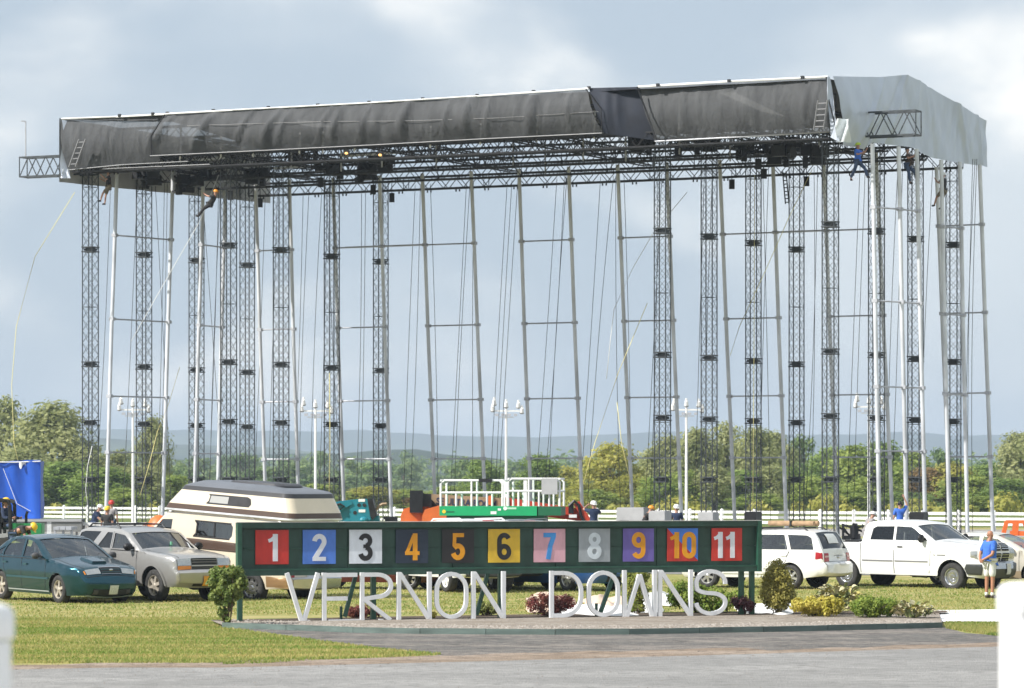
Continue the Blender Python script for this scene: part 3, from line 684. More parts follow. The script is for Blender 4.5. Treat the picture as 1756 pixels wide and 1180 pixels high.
# right end: silver tarpaulin, gable shaped, slack at its foot
def endf(a, b):
    u0 = -2.1+(1-b)*1.2; u = u0+(15.95-u0)*a
    top = float(np.interp(u, [-2.1, 3, 6.2, 8, 15.95], [18.78, 19.25, 19.66, 19.5, 18.63]))
    bot = float(np.interp(u, [-2, -.5, 1.2, 2.2, 6.6, 9, 11.5, 15, 17.7], [16.25, 16.2, 16.2, 16.55, 16.72, 16.5, 16.5, 16.62, 16.62]))
    z = bot+(top-bot)*b; fold = sum(am*math.exp(-((u-c0-k0*b)/wd)**2) for c0, k0, wd, am in ((.2,3.2,.22,.10),(1.6,4.2,.16,-.07),(3.4,2.6,.25,.09),(6.9,.6,.14,.08),(9.5,-.8,.2,-.06),(11.6,.5,.15,.07),(13.6,-1.2,.22,.08),(15.2,-.5,.14,.10))); bulge = fold+ .25*math.sin(PI*b)*math.exp(-((u-1)/3.5)**2)+.03*math.sin(u*1.3+b*4.2)+.022*math.sin(u*3.1+7*b)*math.sin(PI*b)+.02*math.sin(u*6.3-9*b)*math.sin(PI*b)
    return rl(R3(TR+bulge+.1, u, z))
MB().grid(endf, 150, 22).build('end_tarpaulin', silver, roof, 180)
MB().grid(lambda a, b: rl(fpt(1421+4*b+18*a*b+12*a*(1-b)*.2, 132+104*b+8*b*b*a, -2.05)-TV*(.12+.12*math.sin(b*5+a*4))), 6, 18).build('tarpaulin_edge', silver, roof, 180)
MB().grid(lambda a, b: rl(fpt(1440+22*a, 205+40*b, -2.0)-TV*(.3+.18*math.sin(a*7+b*4))), 8, 10).build('loose_flap', mat('clear_sheet', (.66,.70,.72), .18, var=.15, scale=2), roof, 180)
# roof top sheet (silver, rolled edge)
# stubs of the front truss that poke out beyond both ends
z0 = Z(297, 160.5)+.02
truss(rl(R3(t_at(40,-.6), -.6, z0)), rl(R3(.6, -.6, z0)), .85, .6, .9, 'stub_truss', roof, M_steel, .035, .018, both=False)
z1 = Z(230, 146)
truss(rl(R3(TR-.6, 1.4, z1)), rl(R3(t_at(1575,1.4), 1.4, z1)), .95, .6, 1.0, 'stub_truss', roof, M_steel, .035, .018, both=False)
p = R3(t_at(44,-.6), -.6, z0+.85); MB().tube(rl(p), rl(p+Vector((0,0,1.62))), .03, 6).bar(rl(p+Vector((-.2,0,1.62))), rl(p+Vector((.02,0,1.6))), .06).build('wind_gauge', M_alud, roof)
# ---- aluminium mast frames (poles with cross rails)
def pole_frame(name, label, tops, bots, dts, railz, ext=None, bright=False, group='aluminium mast frames round the stage'):
    d00 = dts[0][1]; ZTOP = 16.25 if bots[0] > 1500 and (dts[0][0] < 154 or bots[0] > 1610) else 17.0; t = thing(name, label, 'mast frame', (X(bots[0], d00), d00, 0), 0, group); o = t.location.copy(); pts = []
    for a, b, d, in zip(tops, bots, dts):
        top = Vector((X(a, d[0]) if isinstance(d, tuple) else X(a, d), d[0] if isinstance(d, tuple) else d, ZTOP)); db = d[1] if isinstance(d, tuple) else d
        bot = Vector((X(b, db), db, 0)); mid = bot.lerp(top, .55)+(TV*-.03)
        MB().path([bot-o, bot.lerp(top, .3)-o, mid-o, bot.lerp(top, .8)-o, top-o], .086, 10).build('pole', M_alu, t, 60); pts.append((bot, top))
    for z in railz:
        for (p, q) in zip(pts[:-1], pts[1:]):
            a = p[0].lerp(p[1], z/ZTOP); b = q[0].lerp(q[1], z/ZTOP); MB().tube(a-o, b-o, .036, 6).build('rail', M_alud, t, 60)
        for p in pts:
            a = p[0].lerp(p[1], z/ZTOP); MB().box(a-o, (.215,.215,.14), SA).build('coupler', M_alud, t)
    return t
def brow(px, lean=1.4):      # depth of the rear row at picture column px
    d = (10.87)*F/(HY-float(np.interp(px, [440,1480,1700], [430,393,384]))); return (d-.2, d+lean*.9)
RZ = [13.77, 10.1, 6.73, 4.28]
def bz(): return [13.77, 10.1, 6.73, 4.05]
for (a, b), (c, e), lb in (((438,458),(496,514),'mast frame at the rear left behind the second group of towers'), ((571,592),(651,673),'mast frame behind the inner-left towers, above the teal machine'),
        ((724,749),(808,835),'left one of the two free-standing mast frames in the middle'), ((890,913),(975,1001),'right one of the two free-standing mast frames in the middle'),
        ((1059,1087),(1143,1171),'mast frame just left of the inner-right towers'), ((1234,1262),(1325,1350),'mast frame standing among the inner-right towers'),
        ((1412,1438),(1502,1533),'mast frame behind the foremost far-right tower'), ((1606,1632),(1680,1704),'mast frame at the rear right corner of the stage')):
    pole_frame('mast_frame', lb, [a, c], [b, e], [brow(a), brow(c)], bz())
pole_frame('mast_frame', 'bright sunlit mast frame at the left end of the stage', [201,297], [180,277], [(162,161), (165.1,164)], RZ)
pole_frame('mast_frame', 'narrow sunlit mast frame right of the third far-left tower', [349,387], [331,371], [(168.4,167.4), (170.4,169.4)], RZ)
pole_frame('mast_frame', 'three-pole mast frame in front of the far-right towers', [1496,1541,1572], [1509,1556,1588], [(145.3,145.8), (146.4,146.9), (147.5,148)], [13.77,10.1,6.73,4.2])
pole_frame('mast_frame', 'dark two-pole mast frame near the right end of the stage', [1614,1646], [1629,1660], [(152.5,153), (153.4,154)], [13.5,9.9,6.6])
for a, b in ((592,724),(1325,1412)):
    p = P(a, 0, brow(a)[0]+.2); q = P(b, 0, brow(b)[0]+.2); p.z = q.z = 13.77
    tag(MB().tube(p, q, .045, 6).build('tie_rail', M_alud, None, 60), 'long thin tie rail linking two mast frames '+('left of the middle' if a < 1000 else 'at the right'), 'rail', 'tie rails between mast frames')
# ---- guy ropes and hanging lines
rope_m = mat('dark_rope', (.06,.06,.065), .8); yel_m = mat('yellow_rope', (.85,.76,.32), .6); wht_m = mat('white_tape', (.85,.85,.82), .5)
def rope(name, label, pts, r, m, cat='rope', group=None, sag=0.0):
    pts = [Vector(p) for p in pts]; o = pts[0].copy(); q = []
    n = 10 if len(pts) == 2 else 1
    for a, b in zip(pts[:-1], pts[1:]):
        for k in range(n): q.append(a.lerp(b, k/n)+Vector((sag*math.sin(PI*k/n), 0, 0))-o)
    q.append(pts[-1]-o)
    return tag(MB().path(q, r, 5).build(name, m, None, 180, loc=o), label, cat, group)
for a, b in ((190,158),(236,208),(266,296),(282,268),(287,272),(346,388),(375,355),(378,358),(455,432),(476,458),(520,500),(530,512),(560,590),(552,532),(561,544),(620,608),(627,617),(712,690),(721,700),(738,752),(800,768),(806,776),(812,812),
             (870,836),(878,846),(888,850),(955,912),(968,926),(972,938),(1030,990),(1052,1004),(1056,1066),(1070,1082),(1135,1103),(1128,1112),(1208,1190),(1222,1210),(1318,1300),(1308,1322),(1402,1378),(1396,1388),(1475,1450),(1484,1462),(1540,1520),(1548,1526),(1600,1574),(1668,1660),(1675,1668),(1672,1655)):
    if a < 440: d0, d1 = (164+(a-190)*.03, 167+(a-190)*.03)
    else: d0, d1 = brow(a)[0], brow(a)[1]+3
    p = P(a, 0, d0); p.z = 16.5; q = P(b, 0, d1); q.z = .3
    rope('guy_rope', 'thin dark guy rope running from the roof grid to the ground', (p, q), .0125, rope_m, 'rope', 'dark guy ropes of the stage', random.uniform(-.12, .12))
for pts, nm, m, lb in (([(128,330),(60,440),(28,560),(20,660),(24,760),(33,800)], 'rope', yel_m, 'yellow rope hanging in a bow left of the stage'),
                       ([(1393,290),(1352,375),(1310,470),(1268,560),(1252,610)], 'rope', yel_m, 'yellow line slanting down across the inner-right towers'),
                       ([(1178,330),(1120,400),(1085,460),(1053,530),(1046,590),(1040,650)], 'tape', wht_m, 'white tape blowing in the middle of the stage'),
                       ([(1110,520),(1060,640),(1020,760),(1000,830)], 'rope', yel_m, 'yellow line running down to the yellowish tree'),
                       ([(1058,690),(1066,760),(1082,830)], 'rope', yel_m, 'short yellow line beside the yellowish tree'),
                       ([(375,300),(345,375),(302,450),(262,520),(225,585)], 'tape', wht_m, 'white tape trailing from the left roof corner'),
                       ([(308,630),(290,690),(270,740),(255,800),(240,850)], 'rope', yel_m, 'yellow line swinging behind the left mast frame'),
                       ([(158,765),(150,800),(147,840),(152,880)], 'tape', wht_m, 'white tape tied to the foremost far-left tower'),
                       ([(1294,300),(1293,600),(1291,880)], 'rope', yel_m, 'yellow rope hanging inside the third inner-right tower'),
                       ([(565,640),(566,760),(564,870)], 'rope', yel_m, 'yellow rope hanging inside the third inner-left tower'),
                       ([(1440,245),(1443,265)], 'tape', wht_m, 'short pale tape under the silver end sheet')):
    d = 156 if pts[0][0] > 1000 else 160
    rope(nm, lb, [P(x, y, d) for x, y in pts], .0135, m, nm)
# ================================================================== THE NUMBER BOARD AND ITS BED
SL = Vector((X(405, 76.5), 76.5, 0)); SR = Vector((X(1303, 80.5), 80.5, 0)); SU = (SR-SL).normalized(); SW = (SR-SL).length
SANG = math.atan2(SU.y, SU.x); SNV = Vector((SU.y, -SU.x, 0))      # towards the camera
def u_px(px, off=0.0):        # run along the board at picture column px, off = metres in front of the board
    q = SL+SNV*off; k = (px-CX)/F; return (k*q.y-q.x)/(SU.x-k*SU.y)
def z_px(py, u, off=0.0): d = (SL+SU*u+SNV*off).y; return Z(py, d)
board = thing('number_board', 'long dark green trackside board showing the numbers 1 to 11', 'number board', SL, SANG)   # local: x along, -y to the camera
ZT, ZB0 = 2.10, 1.00
mats = {}
for r in range(2):
    for c in range(5):
        x0 = .09+c*(SW-.18)/5; x1 = x0+(SW-.18)/5-.012; z0, z1 = (1.10, 1.555) if r == 0 else (1.567, 2.0)
        MB().box(((x0+x1)/2, .02+.003*((r+c) % 2), (z0+z1)/2), (x1-x0, .02, z1-z0)).build('plywood_sheet', M_green, board)
MB().box((SW/2, -.03, 2.045), (SW, .14, .11)).build('top_rail', M_green, board); MB().box((SW/2, -.02, ZB0+.055), (SW, .10, .11)).build('bottom_rail', M_green, board)
MB().box((SW/2, -.05, ZB0+.125), (SW, .05, .03)).build('ledge', M_greent, board)
MB().box((SW/2, -.03, 2.108), (SW+.04, .17, .012)).build('cap_strip', mat('pale_edge', (.5,.5,.47), .6), board)
for x in (.045, SW-.045): MB().box((x, -.035, 1.55), (.09, .16, 1.1)).build('side_trim', M_greent, board)
for px in (411, 640, 858, 1271, 1289):
    u = u_px(px, -.15); MB().box((u, .15, .62 if px != 640 else .62), (.10, .10, 1.25)).build('post', M_greent, board)
for pa, pb in ((612,592),(838,818),(1056,1030)):
    ua, ub = u_px(pa, -.1), u_px(pb, -.1); MB().bar((ua, .12, 1.06), (ub, .14, .12), .08).build('brace', M_greent, board); MB().box((ub-.06, .2, .17), (.05,.05,.34)).build('stake', M_greent, board)
def digit(ch):
    """list of (path, width, closed) in a box about .58 wide and 1 high"""
    if ch == '1': return [([(.36,0),(.36,1)], .19, 0), ([(.10,.745),(.22,.79),(.34,.90)], .13, 0)]
    if ch == '2': return [(arc(.29,.71,.185,.20,175,-20)+[(.33,.42),(.12,.10)], .18, 0), ([(.03,.075),(.54,.075)], .15, 0)]
    if ch == '3': return [(arc(.28,.735,.18,.185,170,-80), .17, 0), (arc(.28,.285,.19,.205,85,-170), .18, 0), ([(.20,.53),(.32,.53)], .13, 0)]
    if ch == '4': return [([(.41,0),(.41,1)], .18, 0), ([(.36,.93),(.10,.30)], .13, 0), ([(.02,.265),(.58,.265)], .14, 0)]
    if ch == '5': return [([(.08,.925),(.52,.925)], .15, 0), ([(.155,.92),(.135,.52)], .14, 0), (arc(.28,.305,.19,.225,140,-165), .18, 0)]
    if ch == '6': return [(arc(.29,.29,.19,.21,0,360,24)[:-1], .18, 1), (arc(.29,.70,.19,.215,25,180)+[(.10,.30)], .18, 0)]
    if ch == '7': return [([(.04,.91),(.54,.91)], .17, 0), ([(.45,.86),(.32,.52),(.23,0)], .18, 0)]
    if ch == '8': return [(arc(.29,.74,.165,.175,0,360,22)[:-1], .16, 1), (arc(.29,.28,.19,.20,0,360,24)[:-1], .18, 1)]
    if ch == '9': return [(arc(.29,.71,.19,.21,0,360,24)[:-1], .18, 1), (arc(.29,.30,.19,.215,-155,0)+[(.48,.70)], .18, 0)]
    if ch == '0': return [(arc(.29,.72,.19,.195,0,180,10)+arc(.29,.28,.19,.195,180,360,10), .19, 1)]
def flatcol(n, c): return mat('panel_'+n, c, .45, var=.13, scale=3.5, stretch=(1,1,.5))
C = {'red': (.55,.035,.025), 'blue': (.08,.20,.62), 'white': (.72,.76,.82), 'slate': (.022,.035,.060), 'black': (.022,.020,.021), 'yellow': (.70,.45,.035),
     'pink': (.68,.38,.44), 'grey': (.33,.36,.38), 'purple': (.15,.11,.38), 'orange': (.78,.33,.012), 'sky': (.06,.30,.70), 'ink': (.018,.017,.018), 'pale': (.62,.68,.72), 'chalk': (.74,.75,.80)}
PN = [(467,'red','1','chalk'),(548,'blue','2','chalk'),(627.5,'white','3','ink'),(707,'slate','4','orange'),(786,'black','5','orange'),(865,'yellow','6','ink'),
      (943,'pink','7','sky'),(1020,'grey','8','pale'),(1095.5,'purple','9','orange'),(1171,'red','10','orange'),(1247,'red','11','chalk')]
for px, bgc, txt, fc in PN:
    u = u_px(px, .04); wd = .715; zt = 1.945; zb = 1.235
    p = MB().box((u, -.016, (zt+zb)/2), (wd, .012, zt-zb)).build('number_panel', flatcol(bgc, C[bgc]), board)
    if txt == '10':
        MB().add([(u-wd/2, -.0235, zt), (u+wd/2, -.0235, zt), (u+wd/2, -.0235, zb+.02)], [(0,2,1)]).build('blue_corner', flatcol('blue2', (.06,.20,.68)), p)
    H_ = .565; n = len(txt); z0 = (zt+zb)/2-H_/2-.01
    for k, ch in enumerate(txt):
        sc = H_; xoff = (u-.29*sc) if n == 1 else u+(-.60+.58*k if txt == '10' else -.63+.50*k)*sc
        if txt in ('1',): xoff = u-.24*sc
        mb = MB()
        for i, (path, wdt, cl) in enumerate(digit(ch)):
            ribbon(mb, path, wdt, 0, 1, lambda a, b, t, i=i: (xoff+a*sc, (-.0225-.0005*0 if t == 0 else -.026-.0012*i-.004), z0+b*sc), bool(cl))
        mb.build('numeral', flatcol(fc, C[fc]), p)
MB().box((SW/2, .05, 1.55), (SW-.2, .02, .92)).build('backing_board', M_green, board)
# staining and battens give the wall its seams
for x0, x1 in ((.18, u_px(437)), (u_px(498), u_px(518)), (u_px(578), u_px(597))): MB().box(((x0+x1)/2, -.0, 1.56), (x1-x0, .03, .014)).build('joint_strip', M_greent, board)
# ---- free-standing letters VERNON DOWNS
LT = mat('letter_white', (.74,.75,.765), .5, var=.10, scale=5, stretch=(1,1,.4))
def letter(ch, px0, px1, label, strokes):
    off = .16; u0, u1 = u_px(px0, off), u_px(px1, off); wl = u1-u0; hh = 1.0
    o = thing('sign_letter', label, 'letter', SL+SU*u0+SNV*off+Vector((0,0,.085 if False else .055)), SANG, 'white standing letters')
    mb = MB(); Dp = .075
    for i, (path, cl) in enumerate(strokes(wl, hh)):
        ribbon(mb, path, .086, 0, 1, lambda a, b, t, i=i: (a, Dp/2+.0015*i if t == 0 else -Dp/2-.002*i, b), bool(cl))
    if ch in 'EVR': mb.box((wl/2+.1, .0, .012), (wl*.9 if ch == 'E' else .1, .07, .024))
    mb.build('letter_body', LT, o)
e = .049
def sV(w, h): return [([(e,h),(w/2-.02,.0)], 0), ([(w-e,h),(w/2+.03,.0)], 0)]
def sE(w, h): return [([(e,h),(e,0)], 0), ([(0,h-e),(w,h-e)], 0), ([(e,h*.46),(w*.72,h*.46)], 0)]
def sR(w, h): return [([(e,h),(e,0)], 0), ([(e,h-e)]+arc(w*.55,h*.72,w*.40,h*.28-e,90,-90,12)+[(e,h*.44)], 0), ([(w*.12,h*.44),(w-e,0)], 0)]
def sN(w, h): return [([(e,h),(e,0)], 0), ([(w-e,h),(w-e,0)], 0), ([(e+.02,h-.03),(w-e-.02,.03)], 0)]
def sO(w, h):
    r = w/2-e; return [(arc(w/2,h-e-r,r,r,0,180,12)+arc(w/2,e+r,r,r,180,360,12), 1)]
def sD(w, h):
    r = w*.52; return [([(e,0),(e,h)], 0), ([(e,h-e)]+arc(w-e-r,h-e-r,r,r,90,0,10)+arc(w-e-r,e+r,r,r,0,-90,10)+[(e,e)], 0)]
def sW(w, h): return [([(e,h),(e,0)], 0), ([(w-e,h),(w-e,0)], 0), ([(e+.42*0+.045+.0,.0),(w*.5,h*.90)], 0), ([(w*.5,h*.90),(w-e-.06,.0)], 0)]
def sS(w, h):
    r = h*.255; a = arc(w/2,h-e-r+.01,w/2-e,r,-5,180,12); b = arc(w/2, h*.62, w/2-e, h*.13, 200, 262, 5); c = arc(w/2, h*.30, w/2-e, h*.19, 88, 0, 6); d = arc(w/2, e+r-.02, w/2-e, r-.02, 0, -178, 12)
    return [(a+b+c+d, 0)]
for ch, a, b, lb, fn in (('V',488,549,'white letter V, first letter of the standing sign',sV), ('E',552,612,'white letter E standing right of the V',sE), ('R',617,673,'white letter R between the E and an N',sR),
        ('N',680,740,'white letter N between the R and the narrow O',sN), ('O',745,803,'white letter O left of the yellow flowers\' far side, before the last N of the first word',sO), ('N',808,867,'white letter N ending the first word of the sign',sN),
        ('D',942,1000,'white letter D starting the second word beside the red bush',sD), ('O',1006,1063,'white letter O after the D',sO), ('W',1067,1126,'white letter W in front of the tall clipped evergreen',sW),
        ('N',1128,1188,'white letter N between the W and the S',sN), ('S',1190,1247,'white letter S at the right end of the sign',sS)):
    if ch == 'O' and a == 745: lb = 'white letter O of the first word, beside the tiny yellow flowers'
    letter(ch, a, b, lb, fn)
# ---- gravel bed inside green timber edging
kerb = [(380,1077),(490,1081),(605,1085.5),(720,1087.5),(833,1088.5),(952,1089),(1080,1088.5),(1200,1086.5),(1310,1084.5),(1420,1082),(1520,1079.5),(1617,1077)]
kp = [G(x, y) for x, y in kerb]
ked = thing('timber_edging', 'low green timber edging boards round the gravel bed of the sign', 'edging', kp[0]); timber = mat('edging_green', (.105,.145,.13), .6, var=.25, scale=2.5, stretch=(.4,1,3))
for i, (a, b) in enumerate(zip(kp[:-1], kp[1:])):
    d = (b-a).normalized(); nrm = Vector((-d.y, d.x, 0)); MB().bar(a+nrm*.03+Vector((0,0,.055+.004*(i % 2)))-kp[0]+d*.006, b+nrm*.03+Vector((0,0,.055+.004*(i % 2)))-kp[0]-d*.006, .05, .115).build('edging_board', timber, ked)
back = [SL+SU*(SW+4.9)-SNV*1.2, SL+SU*(SW)-SNV*2.0, SL+SU*5-SNV*1.6, SL-SU*.3-SNV*.9]
gravel_m = ground_mat('gravel', [(.28,.235,.19), (.38,.335,.285), (.16,.135,.11), (.48,.43,.38)], [(1.5,.4,.6), (14,.5,.68), (22,.6,.75)], bump=1.0, stretch=(.6,1,1))
mulch_m = ground_mat('mulch', [(.085,.065,.05), (.16,.125,.095), (.04,.032,.026)], [(2,.4,.6), (15,.5,.7)], bump=1.0)
flat('gravel_bed', [p+Vector((0,.05,0)) for p in kp]+back, .06, gravel_m)
flat('mulch_strip', [SL-SU*.2+SNV*.02, SL+SU*3+SNV*-.1, SL+SU*7+SNV*.0, SL+SU*SW+SNV*.2, SL+SU*(SW+4.3)+SNV*.45]+[back[0]+SNV*.4]+back[1:], .066, mulch_m, jit=.06, sub=.3)
pts = []; 
gs = thing if False else None
mb = MB(); rs = np.random.RandomState(9)
for k in range(2600):
    t = rs.rand(); i = min(len(kp)-2, int(t*(len(kp)-1))); a = kp[i].lerp(kp[i+1], rs.rand()); a = a+Vector((0, .1+rs.rand()**.8*3.0, 0)); s = rs.uniform(.012, .03)
    mb.add([(a.x-s, a.y-s, .06), (a.x+s, a.y-s*.6, .06), (a.x+s*.3, a.y+s, .06), (a.x, a.y, .06+s*1.1)], [(0,1,3),(1,2,3),(2,0,3)])
tag(mb.build('gravel_stones', mat('stone_chips', (.36,.32,.28), .9, var=.4, scale=9)), 'loose pale stones scattered over the gravel bed', 'gravel', None, 'stuff')
mb = MB()
for k in range(900):
    px = rs.uniform(0, 1756); py = np.interp(px, [e_[0] for e_ in edge], [e_[1] for e_ in edge])-rs.rand()**1.5*14*rs.choice([1,1,-.6]); a = G(px, py); s = rs.uniform(.004, .013)
    mb.add([(a.x-s, a.y-s, .012), (a.x+s, a.y-s*.6, .012), (a.x+s*.3, a.y+s, .012), (a.x, a.y, .012+s)], [(0,1,3),(1,2,3),(2,0,3)])
for k in range(160):
    a = Vector((rs.uniform(-9, 9), rs.uniform(51, 62), 0)); s = rs.uniform(.005, .013); mb.add([(a.x-s, a.y-s, .012), (a.x+s, a.y-s*.6, .012), (a.x+s*.3, a.y+s, .012), (a.x, a.y, .012+s)], [(0,1,3),(1,2,3),(2,0,3)])
tag(mb.build('road_grit', mat('grit', (.17,.13,.10), .95, var=.5, scale=12)), 'clods and grit strewn along the dirt verge and road', 'grit', None, 'stuff')
# ---- shrubs
leafmat('shrub_leaf', (.115,.18,.04), (.31,.36,.11), 3.0, .5)
leafmat('barberry_leaf', (.15,.035,.035), (.30,.11,.08), 3.0)
leafmat('plum_leaf', (.08,.03,.038), (.17,.075,.08), 3.0)
leafmat('juniper_leaf', (.14,.23,.035), (.34,.40,.08), 2.5)
leafmat('spruce_leaf', (.20,.26,.05), (.40,.38,.10), 2.2)
leafmat('spruce_brown', (.22,.21,.05), (.42,.37,.10), 2.2)
leafmat('euonymus_leaf', (.42,.38,.05), (.72,.62,.16), 3.0)
leafmat('heath_leaf', (.16,.2,.05), (.28,.3,.1), 3)
twig = mat('twig', (.13,.09,.06), .9, var=.3, scale=20)
def shrub(name, label, px, base, clumps, per, size, m, stems, d=None, shell=.5, off=None, zb=.05):
    p = G(px, base, zb) if d is None else Vector((X(px, d), d, zb)); s = F/p.y; rsx = np.random.RandomState(int(px))
    t = thing(name, label, 'shrub', p); cl = [((cx-px)/s, dy, (base-cyy)/s, r/s) for cx, cyy, r, dy in clumps]
    v, f = leaf_cloud(cl, per, size, rsx, 1.0, shell); keep = (v.reshape(-1, 4, 3)[:, :, 2].min(1) > 0.0); f = f[keep]
    mesh_obj('foliage', np_mesh('foliage', v, f), MAT[m], t); tb = MB()
    for k in range(stems):
        c = cl[rsx.randint(len(cl))]; a = (rsx.normal()*.05, rsx.normal()*.05, -.03); tb.path([a, (c[0]*.4+a[0], c[1]*.4, c[2]*.5), c[:3]], lambda q: .016*(1-.7*q), 5)
    tb.build('stem', twig, t); return t
R_ = random.Random(5)
def blob(px0, px1, y0, y1, n, r0, r1, dep=.25, shape='ell'):
    out = []
    for k in range(n):
        while True:
            a, b = R_.uniform(-1, 1), R_.uniform(-1, 1)
            if shape == 'box' or a*a+b*b < 1: break
        out.append(((px0+px1)/2+a*(px1-px0)/2, (y0+y1)/2+b*(y1-y0)/2, R_.uniform(r0, r1), R_.uniform(-dep, dep)))
    return out
t = shrub('leafy_shrub', 'tall leafy green shrub on bare stems at the left end of the sign', 388, 1066, blob(364,416,971,1002,44,7,10,.25,'box')+blob(362,412,1000,1030,30,6,9,.2)+blob(374,402,1024,1058,12,3,6,.15), 130, .035, 'shrub_leaf', 10, d=74.9)
shrub('barberry_bush', 'low dark red bush beneath the letters E and R', 618, 1066, blob(588,652,1047,1062,24,5,8,.2), 110, .024, 'barberry_leaf', 10, d=78.5, shell=.4)
shrub('flower_clump', 'tiny clump of yellow flowers at the foot of the first O', 744, 1067, blob(740,749,1056,1064,6,2.2,3.5,.06), 40, .022, 'euonymus_leaf', 3, d=78.2)
shrub('heath_bush', 'small yellow-green bush behind the last N of the first word', 832, 1067, blob(812,850,1046,1062,18,5,8,.2), 110, .024, 'heath_leaf', 8, d=79.8)
shrub('barberry_bush', 'spiky reddish brown bush left of the letter D', 944, 1066, blob(906,982,1026,1060,44,6,10,.35), 80, .026, 'barberry_leaf', 26, d=79.4, shell=.25)
shrub('clipped_evergreen', 'tall round-topped clipped evergreen behind the letter W', 1090, 1066, [(1088,975,11,0),(1088,985,16,0),(1080,1000,13,.1),(1098,1000,14,-.1),(1090,1012,17,0),(1080,1028,13,.1),(1100,1030,13,0),(1090,1045,14,.1),(1084,1056,8,0),(1098,1056,8,0)], 640, .030, 'spruce_leaf', 8, d=81.4, shell=.75)
shrub('juniper_bush', 'wide green juniper spreading behind the letters N and S', 1200, 1064, blob(1146,1278,1024,1052,46,10,15,.5)+blob(1150,1215,1014,1035,14,7,11,.3), 170, .030, 'juniper_leaf', 14, d=81.6, shell=.4)
shrub('barberry_bush', 'dark plum-coloured bush at the right end of the number board', 1273, 1063, blob(1253,1294,1034,1056,24,5,8,.25), 110, .022, 'plum_leaf', 14, d=80.6, shell=.3)
dm = [(1332,982,13,0),(1332,995,21,0),(1322,1008,18,.1),(1344,1010,18,0),(1333,1020,22,.1),(1318,1028,15,0),(1350,1028,15,0),(1333,1036,18,0),(1340,1042,14,.1),(1322,1042,12,0)]
shrub('clipped_evergreen', 'dome-shaped clipped evergreen on a short trunk right of the board', 1332, 1063, dm, 700, .030, 'spruce_brown', 9, d=80.8, shell=.78)
shrub('euonymus_bush', 'bright yellow leafy bush between the dome evergreen and the hostas', 1398, 1064, blob(1360,1446,1034,1056,46,6,10,.4), 130, .030, 'euonymus_leaf', 12, d=79.6, shell=.4)
shrub('juniper_bush', 'low olive-green juniper between two variegated hostas', 1498, 1065, blob(1462,1537,1031,1058,44,8,12,.45), 170, .026, 'juniper_leaf', 14, d=79.0, shell=.4)
hosta_g = mat('hosta_green', (.10,.14,.04), .5, col2=(.42,.40,.20), scale=6, lo=.45, hi=.62); hosta_y = mat('hosta_yellow', (.45,.38,.12), .5, col2=(.16,.17,.05), scale=6, lo=.42, hi=.6); hosta_p = mat('hosta_pale', (.60,.54,.36), .5, col2=(.30,.28,.12), scale=7)
lfm = []
for k, m in enumerate((hosta_g, hosta_y, hosta_p)):
    mb = MB(); L, W_ = .17, .055
    for i in range(6):
        tt = i/5; ww = W_*math.sin(PI*min(1, .1+.9*tt))**.7*(1 if tt < 1 else 0); z = .10*math.sin(tt*PI*.75); mb.v += [(L*tt, -ww, z), (L*tt, 0, z-.012), (L*tt, ww, z)]
    for i in range(5): mb.f += [(3*i, 3*i+3, 3*i+4, 3*i+1), (3*i+1, 3*i+4, 3*i+5, 3*i+2)]
    me = bpy.data.meshes.new('leaf'); me.from_pydata(mb.v, [], mb.f); me.materials.append(m); me.shade_smooth(); lfm.append(me)
def hosta(label, px, base, wpx, hpx, n, d):
    p = Vector((X(px, d), d, .06)); s = F/d; t = thing('hosta_plant', label, 'hosta', p); rr = random.Random(int(px)); tb = MB()
    for k in range(n):
        a = rr.uniform(0, 2*PI); q = math.sqrt(rr.random()); r = q*wpx/2/s*.9; z = (hpx/s)*(.95*math.sqrt(max(0, 1-q*q*.9)))*rr.uniform(.55, 1)
        o = bpy.data.objects.new('leaf', rr.choice(lfm)); COL.objects.link(o); o.parent = t; o.location = (r*math.cos(a), r*math.sin(a)*.8, max(.03, z-.06)); o.rotation_euler = (rr.uniform(-.5,.5), rr.uniform(-.3,.6)-.2, a+rr.uniform(-.6,.6)); o.scale = (rr.uniform(.7,1.2),)*3
        if k % 3 == 0: tb.path([(0,0,0), (r*.6*math.cos(a), r*.6*math.sin(a)*.8, max(.03, z-.06))], .006, 4)
    tb.build('stalk', mat('hosta_stalk', (.14,.17,.05), .6), t)
hosta('large variegated hosta with cream-edged leaves behind the yellow bush', 1436, 1064, 92, 58, 170, 80.6)
hosta('smaller variegated hosta at the right end of the bed', 1566, 1067, 72, 29, 110, 78.6)
# ---- white and beige sheets lying behind the bed
cloth_w = mat('white_sheet', (.80,.79,.77), .7, var=.05, scale=1.5); cloth_b = mat('beige_sheet', (.62,.47,.36), .75, var=.12, scale=2)
def sheet(name, label, px0, px1, pya, pyb, hz, m, seed, nx=50, ny=14, par=None):
    rr = np.random.RandomState(seed); ph = rr.rand(10)*6.28; a = G((px0+px1)/2, pyb)
    def fn(u, v):
        q = G(px0+(px1-px0)*u, pyb+(pya-pyb)*v)-a; e_ = math.sin(PI*u)**.4*math.sin(PI*v)**.4
        z = .015+hz*e_*(.5+.25*math.sin(u*9+ph[0]+v*3)+.2*math.sin(v*6+u*5+ph[1])+.05*math.sin(u*21+ph[2]-v*7))
        return (q.x+.05*math.sin(v*9+ph[3]), q.y+.1*math.sin(u*17+ph[4]), max(.012, z))
    o = MB().grid(fn, nx, ny).build(name, m, par, 180, loc=a); return tag(o, label, name.replace('_', ' ')) if label else o
sheet('white_sheet', 'crumpled white sheet on the grass behind the letters D and O', 950, 1135, 1040, 1062, .22, cloth_w, 1)
sheet('beige_sheet', 'beige cloth bundled on the grass behind the reddish bush', 905, 985, 1026, 1052, .36, cloth_b, 2)
